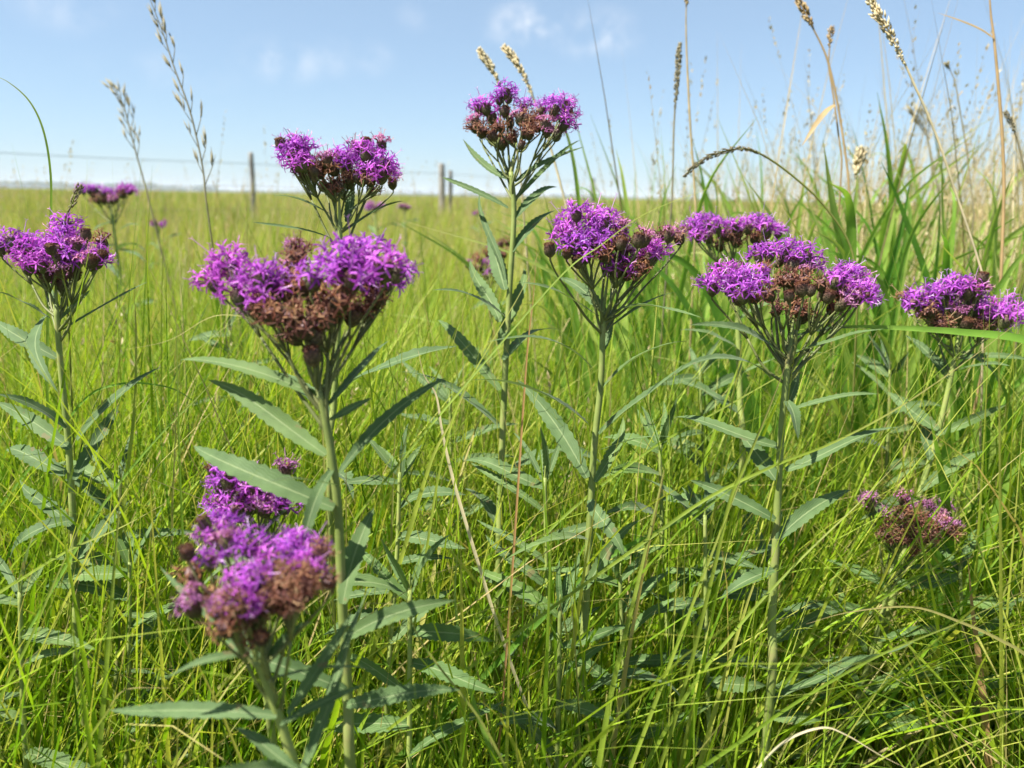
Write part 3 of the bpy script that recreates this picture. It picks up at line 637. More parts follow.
blade('longest blade sweeping from the right edge to the bottom middle', [(1030, 588), (960, 622), (880, 655), (800, 700), (735, 745), (690, 775)], 6, .46, rnd=.5)
blade('brown-tipped blade arching over the lower right grass', [(806, 624), (850, 612), (912, 607), (960, 622), (1000, 640), (1030, 660), (1060, 710)], 6, .5, M_BLADE, .9, .55, tipdry=0)
blade('thin bowed blade with a yellow middle left of the widest ironweed', [(124, 350), (170, 340), (215, 316), (262, 320), (300, 328), (318, 360), (322, 420)], 3, .48, M_BLADE, 1, .4)
blade('tall upright yellow blade right of the left edge ironweed', [(134, 290), (136, 330), (135, 400), (128, 470), (120, 540)], 6, .60, rnd=1)
blade('tall hair-thin blade between the left edge and widest ironweeds', [(171, 268), (176, 320), (178, 400), (180, 470), (184, 560)], 3.5, .5, rnd=.3)
blade('blue-green blade rising left to right under the widest ironweed leaves', [(232, 360), (200, 395), (165, 430), (130, 470), (100, 510), (70, 560)], 5, .55, M_BROAD, .6)
blade('arched blade bending down at the middle left', [(212, 450), (205, 415), (180, 392), (150, 384), (120, 384), (90, 395), (60, 430)], 4, .64, M_BROAD, .4)
blade('brown-kinked dry blade in the grass right of the nearest blurred ironweed', [(345, 612), (366, 604), (402, 608), (420, 640), (440, 668), (480, 720), (512, 780)], 4, .42, M_BLADE, .8, .3)
blade('yellow blade crossing the bottom left in a low arc', [(170, 688), (125, 690), (105, 715), (85, 745), (60, 790)], 5, .42, rnd=.95, tipdry=1)
blade('bright blade leaning right across the bottom left grass', [(166, 503), (120, 528), (70, 550), (20, 580), (-20, 605)], 6, .5, rnd=.75)
blade('steep green blade at the far bottom left', [(92, 500), (60, 570), (30, 640), (0, 700), (-20, 760)], 7, .47, rnd=.6)
blade('steep bright pair-mate blade left of the nearest blurred ironweed', [(122, 470), (115, 560), (108, 650), (98, 775)], 8, .45, rnd=.7)
blade('wide green blade rising right of the widest ironweed at the bottom', [(462, 520), (455, 600), (470, 690), (500, 775)], 8, .5, M_BROAD, .7)
blade('yellow stalk-like blade in front of the tallest ironweed stem', [(540, 60 + 190), (522, 290), (490, 345), (460, 400), (440, 470), (425, 560)], 4, .52, rnd=.9)
blade('straw-coloured kinked blade left of the middle ironweed leaves', [(418, 350), (424, 375), (436, 395), (442, 430), (452, 475), (468, 530)], 5, .55, M_STRAW, .9, 0, tipdry=0)
blade('pale bright blade pointing up from the grass left of the middle ironweed', [(466, 390), (452, 420), (436, 450), (425, 480), (410, 530)], 7, .53, rnd=1)
blade('dark green blade running low to the right of the middle ironweed stem', [(792, 455), (740, 485), (680, 520), (630, 545), (590, 570), (540, 620)], 9, .6, M_BROAD, .2)
blade('white-edged dry blade at the bottom right', [(920, 775), (880, 755), (846, 735), (820, 728), (780, 745), (740, 790)], 4, .45, M_STRAW, 1, 0, tipdry=0)
blade('green blade slanting up right at the right edge', [(1030, 500), (980, 535), (930, 570), (880, 600), (820, 640), (780, 690)], 5, .56, rnd=.5)
blade('brown papery dead blade hanging in the lower right grass', [(968, 560), (972, 610), (978, 660), (984, 720)], 13, .62, M_STRAW, .05, .6, tipdry=0)
blade('long blade rising left to right behind the middle ironweed stem', [(870, 330, .7), (800, 365, .68), (720, 410, .66), (650, 450, .64), (560, 520, .62), (510, 580, .6)], 5, .64, rnd=.6)

# ------------------------------------------------------------------ seed stalks against the sky
def spikelet(mb, p, d, l, w, q, dry=0):
    x, y = ortho(d); a = random.uniform(0, 3.14); s = x * math.cos(a) + y * math.sin(a); n = d.cross(s)
    v = [p, p + d * l * .35 + s * w, p + d * l * .35 + n * w * .8, p + d * l * .35 - s * w, p + d * l * .35 - n * w * .8, p + d * l]
    mb.add(v, [(0, 1, 2), (0, 2, 3), (0, 3, 4), (0, 4, 1), (1, 5, 2), (2, 5, 3), (3, 5, 4), (4, 5, 1)], [(q, .3, dry)] * 6)
def seed_stalk(label, pts, depth, head, kind='spike', stem_w=3, mat=M_STRAW, smat=None, rnd=.5, dry=0, hw=4, name='seed_stalk', leaf=None, dens=1.0):
    """pts tip first; head = share of the seen line that carries seed."""
    w3 = [P(p[0], p[1], p[2] if len(p) > 2 else depth) for p in pts]
    low = w3[-1]; dn = (w3[-1] - w3[-2]).normalized()
    base = Vector((low.x + dn.x * low.z * .4, low.y + .03, 0))
    seen = spline(w3, 50)
    full = seen + spline([low, low.lerp(base, .5) + Vector((dn.x * .03, 0, 0)), base], 12)[1:]
    root = empty(name, base, label, 'grass stalk', 'seeding grass stalks against the sky')
    mb = MB(); px = depth / F
    tube(mb, [p - base for p in full], [stem_w * px * .36 * (.45 + .55 * min(1, i / 25)) for i in range(len(full))], 5, (rnd, .3, dry))
    obj('stem', mb.mesh('stem'), smat or mat, root)
    sm = MB(); nh = int(50 * head)
    ln = sum((seen[i + 1] - seen[i]).length for i in range(nh))
    if kind == 'spike':
        cnt = int(ln / (.0005) * dens)
        for i in range(cnt):
            u = i / cnt * nh; k = min(int(u), 48); p = seen[k].lerp(seen[k + 1], u - k); t = (seen[k] - seen[k + 1]).normalized()
            x, y = ortho(t); a = random.uniform(0, 6.28); o = x * math.cos(a) + y * math.sin(a)
            env = math.sin(math.pi * min(1, max(.06, (i + 2) / cnt * .9 + .1))) ** .6 * (.72 + .5 * math.sin(i * 37.7 / cnt) ** 2)
            spikelet(sm, p + o * hw * px * .3 * env - base, (t + o * .45).normalized(), hw * px * 1.0 * env, hw * px * .22, min(1, max(0, rnd + random.uniform(-.35, .35))), dry)
    else:
        cnt = max(8, int(18 * dens))
        for i in range(cnt):
            u = (i + .5) / cnt * nh; k = min(int(u), 48); p = seen[k].lerp(seen[k + 1], u - k); t = (seen[k] - seen[k + 1]).normalized()
            sx = 1 if i % 2 else -1; o = (cr * sx + Vector((0, random.uniform(-.5, .5), 0))).normalized()
            bl = hw * px * (2.2 + 5.5 * (i / cnt)) * random.uniform(.6, 1.1)
            q0 = p; q1 = p + (t * .9 + o * .4).normalized() * bl * .6; q2 = q1 + (t * .9 + o * .25 - Vector((0, 0, .15))).normalized() * bl * .4
            tube(sm, [x - base for x in (q0, q1, q2)], [px * .45, px * .4, px * .3], 4, (rnd, .3, dry))
            for m in range(random.randint(2, 4)):
                z = q1.lerp(q2, m / 3)
                spikelet(sm, z - base, (t * .9 + o * random.uniform(-.1, .35) - Vector((0, 0, random.uniform(0, .3)))).normalized(), hw * px * 3.8, hw * px * .25, min(1, max(0, rnd + random.uniform(-.3, .3))), dry)
    obj('seed_head', sm.mesh('seed_head'), mat, root)
    for lf in (leaf or []):
        lp = [P(q[0], q[1], depth) for q in lf[0]]; l3 = spline(lp, 20); h2 = lf[1] * px * .5
        m2 = MB(); ribbon(m2, [p - base for p in l3], lambda t: h2 * max(.05, math.sin(math.pi * (t * .85 + .15)) ** .8), Vector((0, -.5, 1)).normalized(), .3, 3, rnd, dry)
        obj('leaf', m2.mesh('leaf'), mat, root)
    return root
seed_stalk('tall grey open seed stalk leaning left at the upper left', [(148, -6), (160, 25), (166, 42), (175, 70), (188, 105), (196, 135), (203, 170), (206, 200)], .95, .95, 'panicle', 2.4, M_SEEDG, None, .5, 0, 4.6)
seed_stalk('shorter grey seed stalk left of the tall leaning one', [(114, 88), (123, 104), (130, 130), (138, 160), (147, 192)], 1.3, .75, 'panicle', 2.2, M_SEEDG, None, .7, 0, 3.6, dens=.8)
seed_stalk('small brown curved seed spike poking above the left edge ironweed', [(80, 186), (76, 194), (72, 204), (67, 214), (64, 228)], .60, .7, 'spike', 2.5, M_SEEDG, M_BLADE, .3, .3, 6)
seed_stalk('pale seed spike leaning left behind the tallest cluster, left of two', [(479, 50), (487, 62), (496, 76), (508, 110), (520, 170)], 1.05, .66, 'spike', 3, M_STRAW, None, .9, 0, 6)
seed_stalk('pale seed spike leaning left behind the tallest cluster, right of two', [(504, 47), (513, 58), (524, 76), (545, 130), (562, 190), (572, 230)], 1.05, .52, 'spike', 3.4, M_STRAW, None, .9, 0, 6)
seed_stalk('dark narrow upright seed spike left of the bare straw stem', [(680, 44), (678, 65), (676, 95), (674, 126), (673, 165), (672, 200)], 1.0, .5, 'spike', 2.5, M_SEEDG, None, .35, 0, 5)
seed_stalk('thin straw stem reaching out of the top above the middle right', [(687, -10), (686, 20), (687, 60), (690, 120), (694, 180), (696, 215)], 1.0, .12, 'spike', 3, M_STRAW, None, .5, 0, 5)
seed_stalk('two-tufted tan seed stalk leaning left at the top right', [(797, -4), (806, 14), (814, 30), (823, 48), (829, 65), (836, 95), (842, 130), (848, 175), (852, 230)], .95, .24, 'spike', 3.2, M_STRAW, None, .3, .2, 6.5, leaf=[([(835, 105), (826, 112), (815, 126), (802, 146)], 6)])
seed_stalk('small tan spike beside the two-tufted seed stalk', [(831, 28), (830, 42), (829, 56), (829, 68), (834, 100), (842, 160)], .96, .28, 'spike', 2.5, M_STRAW, None, .3, .2, 5)
seed_stalk('sharp cream seed head on an orange stem leaning left at the upper right', [(868, -4), (876, 12), (884, 22), (893, 40), (906, 66), (915, 86), (926, 110), (940, 145), (955, 190), (972, 240), (985, 282)], .76, .40, 'spike', 3.4, M_STRAW, M_STRAW, .95, 0, 7.5, dens=.75)
seed_stalk('tall reed-like stem at the right edge carrying one dry bent leaf', [(989, -12), (991, 15), (994, 38), (998, 80), (1002, 130), (1004, 180), (1003, 230), (1001, 280)], .85, .05, 'spike', 4.5, M_STRAW, M_STRAW, .35, .35, 2, leaf=[([(994, 39), (980, 30), (962, 22), (938, 13)], 7)])
seed_stalk('thin grey stalk with a small spike beside the tall reed-like stem', [(947, 64), (951, 72), (955, 82), (960, 110), (968, 160), (974, 215)], 1.2, .14, 'spike', 2, M_SEEDG, None, .5, 0, 5)
seed_stalk('brown arching seed stalk bowed over above the three-lobed cluster', [(684, 176), (700, 162), (722, 152), (745, 149), (768, 158), (800, 182), (826, 208), (850, 245), (858, 290)], .78, .5, 'spike', 3, M_SEEDG, M_BLADE, .3, .4, 4.5)
seed_stalk('short cream plume standing in the tall grass at the right', [(861, 150), (858, 165), (856, 185), (856, 220), (858, 270)], 1.1, .45, 'spike', 3, M_STRAW, None, 1, 0, 8)
seed_stalk('grey-brown leaning seed stalk in the haze of grass right of the cream seed head', [(917, 115), (925, 130), (930, 150), (938, 190), (945, 240)], 1.5, .4, 'panicle', 2.5, M_SEEDG, None, .7, 0, 3.5, dens=.7)
seed_stalk('dark curved seed stalk at the right edge beside the reed-like stem', [(1005, 112), (1012, 125), (1020, 150), (1028, 190), (1032, 240)], .95, .4, 'spike', 2.5, M_SEEDG, None, .2, .2, 4)

# ------------------------------------------------------------------ broad-bladed clumps at the right
def clump(label, px, py, d, n, hgt, wid, lean=0, spread=.35):
    """px, py = where its tips stand, d deep."""
    top = P(px, py, d); base = Vector((top.x - lean * .3, top.y, 0))
    root = empty('grass_clump', base, label, 'grass clump', 'broad-bladed grass clumps')
    for i in range(n + 6):
        tx = random.gauss(0, 1) * spread * .36 * d + lean * random.uniform(.1, 1) * .6; ty = random.uniform(-.12, .12)
        Lh = top.z * hgt * (1 - abs(random.gauss(0, .13)))
        b = Vector((random.uniform(-.10, .10) * d, random.uniform(-.08, .08), 0)); t = Vector((tx + b.x * .6, ty, Lh))
        dr = random.random() ** 2 * .55                      # how far the tip bows over
        pts = spline([b, b.lerp(t, .45) + Vector((-tx * .16, 0, Lh * .06)), b.lerp(t, .8) + Vector((-tx * .08, 0, Lh * .05)), t, t + Vector((tx * .35 + random.uniform(-.03, .03), ty * .3, Lh * (.10 - .2 * dr)))], 28)
        h = wid * random.uniform(.6, 1.2) * .5
        face = Vector((random.uniform(-.9, .7), -1, .25)).normalized()
        mb = MB(); ribbon(mb, pts, lambda t: h * (.7 + .3 * min(1, t * 4)) * max(.03, 1 - t ** 1.7), face, .3, 5, random.random(), 0, random.uniform(-.9, .9), 0, random.choice([0, 0, .4]))
        obj('blade', mb.mesh('blade'), M_BROAD, root)
for c in [
    ('broad-bladed clump with one long blade leaning left above the middle cluster', 655, 135, 1.05, 3, 1.0, .011, -.2, .2),
    ('broad-bladed clump behind the small rear cluster', 720, 170, 1.25, 7, .98, .014, 0, .3),
    ('upright broad-bladed clump between the middle and rear clusters', 640, 220, 1.15, 6, 1.0, .014, .05, .3),
    ('broad-bladed clump behind the three-lobed cluster, left of the cream plume', 800, 180, 1.3, 7, 1.0, .016, .05, .3),
    ('broad-bladed clump right of the three-lobed cluster with blades fanning left', 880, 200, .95, 7, 1.0, .018, -.10, .3),
    ('tallest broad-bladed clump behind the orange seed stem', 905, 150, 1.2, 7, 1.0, .018, -.1, .25),
    ('broad-bladed clump above the right edge cluster', 960, 200, .95, 8, 1.0, .018, -.05, .3),
    ('broad-bladed clump at the right edge beside the reed-like stem', 1010, 190, .95, 8, 1.0, .016, -.12, .35),
    ('broad upright clump under the right edge cluster', 1000, 350, .85, 7, 1.0, .020, 0, .25),
    ('low broad-bladed clump between the three-lobed and right edge stems', 880, 330, .95, 7, 1.0, .016, .05, .4),
    ('low broad-bladed clump behind the stem of the three-lobed ironweed', 750, 320, 1.0, 7, 1.0, .015, -.05, .4),
    ('low broad-bladed clump between the middle and three-lobed stems', 680, 310, 1.05, 7, 1.0, .014, .1, .4),
    ('outermost broad-bladed clump past the right edge stem', 1040, 260, 1.2, 8, 1.0, .018, -.15, .35),
    ('knee-high broad clump filling the gap below the small rear cluster', 715, 250, .98, 9, 1.0, .015, 0, .45),
    ('knee-high broad clump right of the three-lobed cluster, below its lobe', 905, 225, .9, 10, 1.0, .017, 0, .45),
    ('knee-high broad clump left of the three-lobed stem, behind crossing leaves', 655, 235, 1.05, 8, 1.0, .015, 0, .45),
    ('knee-high broad clump behind the right edge ironweed stem', 985, 240, .86, 10, 1.0, .018, 0, .4),
    ('knee-high broad clump behind the three-lobed cluster, in the lighter grass', 820, 205, 1.15, 9, 1.0, .018, 0, .45),
    ('low broad clump near the bottom right beside the brown ironweed', 1015, 390, .78, 9, 1.0, .016, 0, .35),
    ('slender broad-bladed clump farther back beyond the cream plume', 850, 150, 1.9, 7, 1.0, .018, 0, .3),
    ('slender broad-bladed clump farther back near the grey leaning stalk', 950, 140, 2.0, 7, 1.0, .018, .05, .3)]:
    clump(*c)

# ------------------------------------------------------------------ meadow grass (uncountable)
def scatter(y0, y1, dens, margin=.6, tanw=.78):
    area = tanw * (y1 * y1 - y0 * y0) + 2 * margin * (y1 - y0)
    n = int(area * dens)
    u = rng.random(n * 2)
    y = np.sqrt(y0 * y0 + rng.random(n) * (y1 * y1 - y0 * y0)) if y0 > 1.5 else y0 + (y1 - y0) * rng.random(n) ** .75
    x = (rng.random(n) * 2 - 1) * (y * tanw + margin)
    return x, y
def vnoise(x, y, s, seed=0):
    """Cheap smooth value noise, 0..1."""
    x = x / s + seed * 17.3; y = y / s + seed * 9.1
    xi = np.floor(x); yi = np.floor(y); fx = x - xi; fy = y - yi; fx = fx * fx * (3 - 2 * fx); fy = fy * fy * (3 - 2 * fy)
    h = lambda a, b: np.modf(np.abs(np.sin(a * 127.1 + b * 311.7 + seed) * 43758.5453))[0]
    return (h(xi, yi) * (1 - fx) + h(xi + 1, yi) * fx) * (1 - fy) + (h(xi, yi + 1) * (1 - fx) + h(xi + 1, yi + 1) * fx) * fy

PARTS = []
def blades(x, y, hgt, wid, segs, cross, lean0=.12, curve=.9, az_bias=None, z0=0, dryf=.08, rbias=0):
    n = len(x)
    az = rng.random(n) * 2 * np.pi
    if az_bias is not None:
        k = rng.random(n) < az_bias[1]; az = np.where(k, az_bias[0] + rng.normal(0, .6, n), az)
    th0 = np.abs(rng.normal(0, lean0, n)); kap = np.abs(rng.normal(curve * .6, curve * .55, n))
    Ls = hgt
    t = np.linspace(0, 1, segs + 1)
    thm = th0[:, None] + kap[:, None] * ((t[:-1] + t[1:]) / 2) ** 1.6
    dl = (Ls / segs)[:, None]
    hr = np.concatenate([np.zeros((n, 1)), np.cumsum(np.sin(thm) * dl, 1)], 1)
    hz = np.concatenate([np.zeros((n, 1)), np.cumsum(np.cos(thm) * dl, 1)], 1) + z0
    cx = x[:, None] + hr * np.cos(az)[:, None]; cy = y[:, None] + hr * np.sin(az)[:, None]
    fa = az + np.pi / 2 + rng.normal(0, .55, n)                     # width direction
    tw = rng.normal(0, .9, n)
    ang = fa[:, None] + tw[:, None] * t[None]
    prof = (.75 + .25 * np.minimum(1, t * 4)) * np.maximum(.03, 1 - t ** 2.4)
    hw = wid[:, None] * .5 * prof[None]
    s = np.linspace(-1, 1, cross)
    # fold: lift edges along the blade's own normal (horizontal part)
    V = np.empty((n, segs + 1, cross, 3), dtype=np.float32)
    th_full = np.concatenate([thm, thm[:, -1:]], 1)
    for k in range(cross):
        lift = abs(s[k]) * hw * .35
        V[:, :, k, 0] = cx + np.cos(ang) * s[k] * hw - np.cos(az)[:, None] * np.cos(th_full) * lift
        V[:, :, k, 1] = cy + np.sin(ang) * s[k] * hw - np.sin(az)[:, None] * np.cos(th_full) * lift
        V[:, :, k, 2] = hz + np.sin(th_full) * lift
    rnd = np.clip(rng.normal(.46 + rbias, .27, n) + .5 * (vnoise(x, y, .5 + .35 * np.mean(y), 4) - .5), 0, 1)
    dry = np.where(rng.random(n) < dryf, rng.uniform(.35, 1, n), 0)
    D = np.empty((n, segs + 1, cross, 3), dtype=np.float32)
    D[..., 0] = rnd[:, None, None]; D[..., 1] = t[None, :, None]; D[..., 2] = dry[:, None, None]
    q = []
    for i in range(segs):
        for k in range(cross - 1):
            a = i * cross + k; q.append((a, a + 1, a + cross + 1, a + cross))
    per = (segs + 1) * cross
    Q = np.array(q, dtype=np.int32)[None] + (np.arange(n, dtype=np.int32) * per)[:, None, None]
    PARTS.append((V.reshape(-1, 3), D.reshape(-1, 3), Q.reshape(-1, 4)))
def flush(name, mat, label, cat):
    off = 0; vs_, ds_, qs_ = [], [], []
    for v, d, q in PARTS:
        vs_.append(v); ds_.append(d); qs_.append(q + off); off += len(v)
    PARTS.clear()
    v = np.concatenate(vs_); d = np.concatenate(ds_); q = np.concatenate(qs_)
    me = bpy.data.meshes.new(name)
    me.vertices.add(len(v)); me.vertices.foreach_set('co', v.ravel())
    me.loops.add(q.size); me.loops.foreach_set('vertex_index', q.ravel())
    me.polygons.add(len(q)); me.polygons.foreach_set('loop_start', np.arange(0, q.size, 4, dtype=np.int32))
    me.polygons.foreach_set('use_smooth', np.ones(len(q), dtype=bool))
    at = me.attributes.new('data', 'FLOAT_VECTOR', 'POINT'); at.data.foreach_set('vector', d.ravel())
    me.update(calc_edges=True)
    o = obj(name, me, mat)
    return tag(o, label, cat, None, 'stuff')

def zrel(x, y):                                     # how much taller the sward stands here
    return .86 + .28 * vnoise(x, y, .35, 1) + .12 * (vnoise(x, y, 1.7, 2) - .5)
LOW = [(P(905, 545, .70), .11, .54), (P(255, 600, .335), .09, .5), (P(250, 500, .47), .07, .5)]
def clear(x, y, h):                                 # the sward is shorter just in front of the low-growing ironweeds
    for c, r, zm in LOW:
        d = c.xy.length; ux, uy = c.x / d, c.y / d
        al = x * ux + y * uy; ac = np.abs(x * uy - y * ux)
        m = (al < d + .02) & (al > d - .28) & (ac < r)
        if zm > .52: h = np.where((al < d + .03) & (al > d - .36) & (ac < .075), np.minimum(h, (H - .64 * al - .02) * 1.04), h)
        h = np.where(m, np.minimum(h, c.z - .10 + .05 * rng.random(len(x)) - .55 * np.clip(d - al, 0, 1)), h)
    return np.maximum(h, .05)
# close in front
x, y = scatter(.12, 1.7, 8000, .5)
base_h = (.47 + .16 * np.clip((y - .22) / .3, 0, 1)) * zrel(x, y)
blades(x, y, clear(x, y, base_h * rng.uniform(.55, 1.22, len(x))), rng.uniform(.0016, .0046, len(x)), 8, 3, .19, .95, (R(25), .16), dryf=.12)
x, y = scatter(.25, 1.7, 1000, .35)                  # wider and longer ones among them
blades(x, y, clear(x, y, (.47 + .16 * np.clip((y - .22) / .3, 0, 1)) * zrel(x, y) * rng.uniform(.75, 1.15, len(x))), rng.uniform(.0050, .0090, len(x)), 9, 3, .18, 1.1, (R(30), .2), dryf=.05)
x, y = scatter(.30, 1.6, 620, .35)                  # long thin ones bowed right over
blades(x, y, clear(x, y, rng.uniform(.55, .85, len(x))), rng.uniform(.0016, .0038, len(x)), 12, 3, .25, 2.6, (R(35), .2), dryf=.12, rbias=.22)
n = 1900                                           # stiffer upright sedge among the grass
x = rng.normal(-.02, .42, n); y = rng.uniform(.42, 1.15, n); k = vnoise(x, y, .16, 7) > .42; x = x[k]; y = y[k]
blades(x, y, clear(x, y, rng.uniform(.46, .66, len(x))), rng.uniform(.0036, .0066, len(x)), 9, 3, .07, .42, dryf=.06, rbias=-.10)
x, y = scatter(.15, 1.8, 2800, .35)                 # low undergrowth
blades(x, y, rng.uniform(.08, .25, len(x)), rng.uniform(.002, .006, len(x)), 4, 3, .4, 1.6, dryf=.15, rbias=-.22)
x, y = scatter(1.7, 4.2, 3600, .6)
blades(x, y, .46 * zrel(x, y) * rng.uniform(.6, 1.2, len(x)), rng.uniform(.003, .0075, len(x)), 5, 2, .15, .9, (R(20), .3), dryf=.12, rbias=.1)
x, y = scatter(4.2, 12, 900, 1.0)
blades(x, y, (.47 + .015 * y) * zrel(x, y) * rng.uniform(.6, 1.2, len(x)), rng.uniform(.006, .012, len(x)), 4, 2, .15, .9, (R(20), .3), dryf=.34, rbias=.14)
x, y = scatter(12, 45, 60, 3)
blades(x, y, .66 * zrel(x, y) * rng.uniform(.6, 1.2, len(x)), rng.uniform(.02, .05, len(x)), 3, 2, .2, .8, dryf=.45, rbias=.14)
x, y = scatter(45, 140, 4, 6)
blades(x, y, .66 * rng.uniform(.6, 1.2, len(x)), rng.uniform(.10, .25, len(x)), 3, 2, .25, .8, dryf=.5, rbias=.12)
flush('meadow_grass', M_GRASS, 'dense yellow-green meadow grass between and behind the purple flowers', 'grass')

# tall seeding grass on the right skyline and thin stalks over the field
def seeders(x, y, hgt, w, head, spread=.02, rbias=0):
    blades(x, y, hgt, w, 6, 2, .10, .45, (R(0), .3), dryf=0, rbias=rbias)
    v, d, q = PARTS[-1]
    n = len(x); v = v.reshape(n, 7, 2, 3).mean(2)
    tip = v[:, 6]; sub = v[:, 4]
    m = head
    u = rng.random((n, m)) ** .8
    p = sub[:, None] + (tip - sub)[:, None] * u[..., None] * 1.05
    ax = (tip - sub); ln = np.linalg.norm(ax, axis=1, keepdims=True); ax = ax / ln
    ra = rng.normal(0, 1, (n, m, 3)); ra -= (ra * ax[:, None]).sum(-1, keepdims=True) * ax[:, None]
    ra /= np.linalg.norm(ra, axis=-1, keepdims=True)
    sp = (spread * (1.05 - u) * rng.random((n, m)))[..., None]
    c = p + ra * sp
    dd = ax[:, None] * .9 + ra * .4
    sd_ = np.cross(dd, ra + rng.normal(0, .5, ra.shape)); sd_ /= np.linalg.norm(sd_, axis=-1, keepdims=True)
    l = (rng.uniform(.005, .009, (n, m)) * (1 + y[:, None] * .12))[..., None]; ww = l * .2
    V = np.stack([c, c + dd * l * .4 + sd_ * ww, c + dd * l, c + dd * l * .4 - sd_ * ww], 2).reshape(-1, 3).astype(np.float32)
    D = np.empty((n, m, 4, 3), dtype=np.float32); D[..., 0] = np.clip(rng.normal(.5 + rbias, .25, (n, m)), 0, 1)[..., None]; D[..., 1] = .3; D[..., 2] = 0
    Q = np.arange(n * m * 4, dtype=np.int32).reshape(-1, 4)
    PARTS.append((V, D.reshape(-1, 3), Q))
n = 620
y = rng.uniform(1.3, 6.5, n); pxx = 600 + 520 * rng.random(n) ** .6
x = (pxx - 512) / F * y
seeders(x, y, rng.uniform(.80, 1.1, n) * (1 + .035 * y * np.clip((pxx - 600) / 300, .2, 1)), rng.uniform(.002, .0035, n) * (1 + y * .15), 40, .007)
n = 650
y = rng.uniform(2.2, 11, n); x = rng.uniform(-.75, .45, n) * y
seeders(x, y, rng.uniform(.60, 1.02, n), rng.uniform(.002, .003, n) * (1 + y * .12), 22, .008, .05)
n = 240
y = rng.uniform(.8, 2.4, n); x = rng.uniform(-.72, .7, n) * y
seeders(x, y, rng.uniform(.45, .68, n), rng.uniform(.0015, .0022, n), 20, .008, .1)
n = 1000
y = rng.uniform(1.2, 5.5, n); pxx = 620 + 500 * rng.random(n) ** .55; x = (pxx - 512) / F * y
blades(x, y, rng.uniform(.76, 1.18, n) * (.97 + .03 * y) * (1 + .10 * np.clip((pxx - 680) / 250, 0, 1)), rng.uniform(.0025, .0055, n), 7, 2, .12, .6, (R(0), .35), dryf=0)
n = 1900
y = rng.uniform(2.6, 15, n); x = rng.uniform(-.78, .55, n) * y
blades(x, y, rng.uniform(.62, .86, n) + .004 * y, rng.uniform(.002, .0035, n) * (1 + y * .18), 6, 2, .14, .7, dryf=0)
flush('seeding_grass', M_STRAW, 'hazy tan seeding grass rising over the field and the right skyline', 'grass')

# tall plain leaves within the right skyline
n = 1100
y = rng.uniform(1.2, 5.0, n); pxx = 610 + 500 * rng.random(n) ** .7; x = (pxx - 512) / F * y
blades(x, y, rng.uniform(.62, .98, n) * (.96 + .02 * y), rng.uniform(.006, .016, n), 8, 3, .10, .75, (R(180), .35), dryf=.10)
flush('tall_grass', M_BROAD, 'tall green grass standing behind the flowers at the right', 'grass')

# ------------------------------------------------------------------ ground, far wood, fence
def soil_mat():
    m, nt = base_mat('soil')
    ge = N(nt, 'ShaderNodeNewGeometry')
    n1 = N(nt, 'ShaderNodeTexNoise'); n1.inputs['Scale'].default_value = 9; n1.inputs['Detail'].default_value = 8; L(nt, ge.outputs['Position'], n1.inputs['Vector'])
    n2 = N(nt, 'ShaderNodeTexNoise'); n2.inputs['Scale'].default_value = .12; n2.inputs['Detail'].default_value = 6; L(nt, ge.outputs['Position'], n2.inputs['Vector'])
    near = ramp(nt, [(.3, (.045, .040, .020)), (.7, (.13, .12, .05))], n1.outputs['Fac'])
    far = ramp(nt, [(.3, (.105, .135, .038)), (.55, (.16, .17, .055)), (.75, (.20, .18, .08))], n2.outputs['Fac'])
    s = N(nt, 'ShaderNodeSeparateXYZ'); L(nt, ge.outputs['Position'], s.inputs[0])
    mr = N(nt, 'ShaderNodeMapRange'); mr.inputs[1].default_value = 8; mr.inputs[2].default_value = 40; L(nt, s.outputs[1], mr.inputs[0])
    col = mixrgb(nt, mr.outputs[0], near, far)
    p = N(nt, 'ShaderNodeBsdfPrincipled'); p.inputs['Roughness'].default_value = .95; p.inputs['Specular IOR Level'].default_value = .1; L(nt, col, p.inputs['Base Color'])
    o = N(nt, 'ShaderNodeOutputMaterial'); L(nt, p.outputs[0], o.inputs[0])
    return m
me = bpy.data.meshes.new('ground')
gx = [-5000, -200, -20, -5, -1, 1, 5, 20, 200, 5000]; gy = [-200, -5, 0, 2, 5, 12, 40, 150, 900, 6000]
me.from_pydata([(a, b, 0) for b in gy for a in gx], [], [(j * 10 + i, j * 10 + i + 1, j * 10 + i + 11, j * 10 + i + 10) for j in range(9) for i in range(9)])
tag(obj('ground', me, soil_mat()), None, None, None, 'structure')

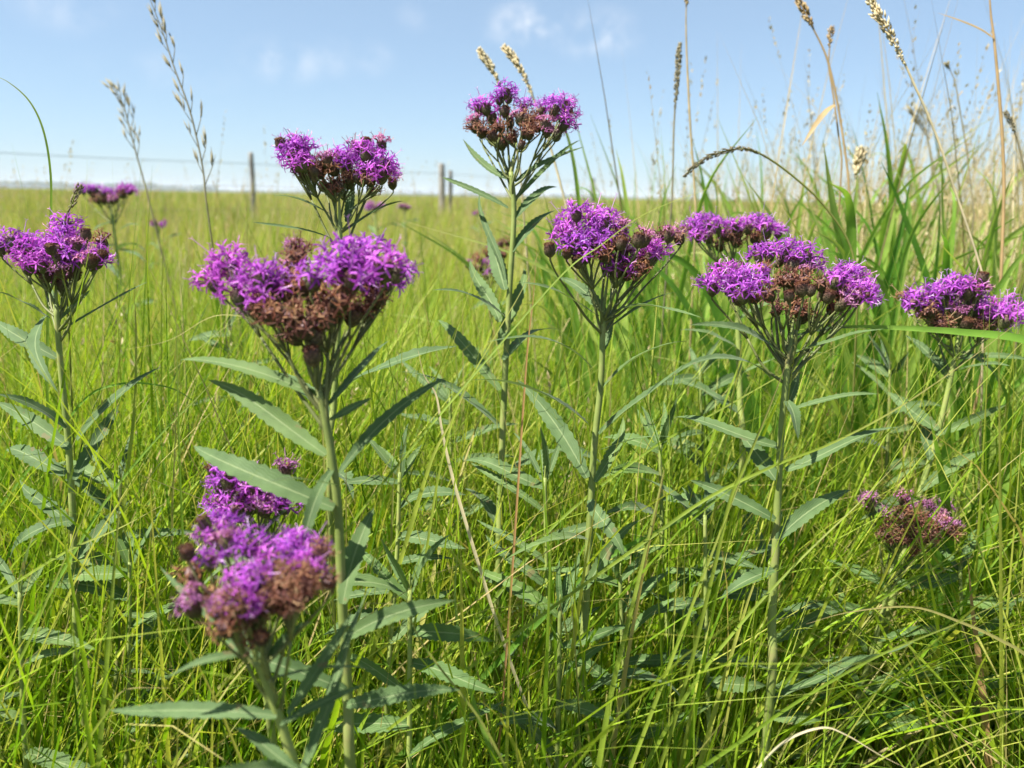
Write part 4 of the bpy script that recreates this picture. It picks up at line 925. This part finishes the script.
mb = MB()
xx = -1100.0
while xx < 700:
    yv = 1000 + 120 * math.sin(xx * .004); hh = random.uniform(4, 9) * (1 if xx < -330 else .45); ww = random.uniform(9, 22)
    seg = 9; v = []; f = []
    for i in range(5):
        for k in range(seg):
            a = 6.283 * k / seg; rr = math.sin(math.pi * (.12 + .88 * i / 4.2)) * random.uniform(.8, 1.15)
            v.append(Vector((xx + math.cos(a) * rr * ww, yv + math.sin(a) * rr * ww * .7, hh * (i / 4) * random.uniform(.85, 1.1))))
    for i in range(4):
        for k in range(seg):
            k2 = (k + 1) % seg; f.append((i * seg + k, i * seg + k2, (i + 1) * seg + k2, (i + 1) * seg + k))
    f.append(tuple(4 * seg + k for k in range(seg)))
    mb.add(v, f); xx += ww * random.uniform(.7, 1.6)
tag(obj('distant_trees', mb.mesh('distant_trees', False), M_TREES), 'low dark line of far-off trees along the horizon', 'trees', None, 'stuff')

fr = empty('wire_fence', (-.95, 12.0, 0), 'wire fence with weathered wooden posts across the far field', 'fence')
org = Vector((-.95, 12, 0))
def fpt(px, d): 
    v = P(px, 197, d); return Vector((v.x, v.y, 0))
posts = [(-190, 6.0, 1.24, .05), (253, 9.3, 1.25, .031), (442, 12.0, 1.27, .052), (450.5, 12.1, 1.17, .030), (592, 16.5, 1.2, .05)]
for px, d, h, r in posts:
    b = fpt(px, d); mb = MB()
    tube(mb, [b - org + Vector((0, 0, z)) + Vector((random.uniform(-.006, .006), 0, 0)) for z in (0, .3, .6, .9, h - .02, h)], [r * 1.05, r, r, r * .98, r * .95, r * .8], 9)
    obj('post', mb.mesh('post', True), M_WOOD, fr)
wp = [(fpt(px, d)) for px, d, h, r in posts if px != 450.5]
for z in (1.12, .86, .60):
    mb = MB(); line = []
    for a, b in zip(wp, wp[1:]):
        for i in range(10): line.append(a.lerp(b, i / 10) - org + Vector((0, -.05, z - .02 * math.sin(math.pi * i / 10))))
    tube(mb, line, [.0028] * len(line), 5)
    obj('wire', mb.mesh('wire'), M_WIRE, fr)

# ------------------------------------------------------------------ hazy summer air
hz = bpy.data.meshes.new('haze')
hx0, hx1, hy0, hy1, hz0, hz1 = -5100, 5100, -210, 6100, -1, 12
hz.from_pydata([(a, b, c) for c in (hz0, hz1) for b in (hy0, hy1) for a in (hx0, hx1)], [], [(0, 2, 3, 1), (4, 5, 7, 6), (0, 1, 5, 4), (2, 6, 7, 3), (0, 4, 6, 2), (1, 3, 7, 5)])
hm, nt = base_mat('haze'); pv = N(nt, 'ShaderNodeVolumePrincipled'); pv.inputs['Color'].default_value = (.86, .93, 1, 1); pv.inputs['Density'].default_value = .0006
o_ = N(nt, 'ShaderNodeOutputMaterial'); L(nt, pv.outputs[0], o_.inputs['Volume'])
tag(obj('haze', hz, hm), 'pale summer haze over the far prairie', 'haze', None, 'stuff')
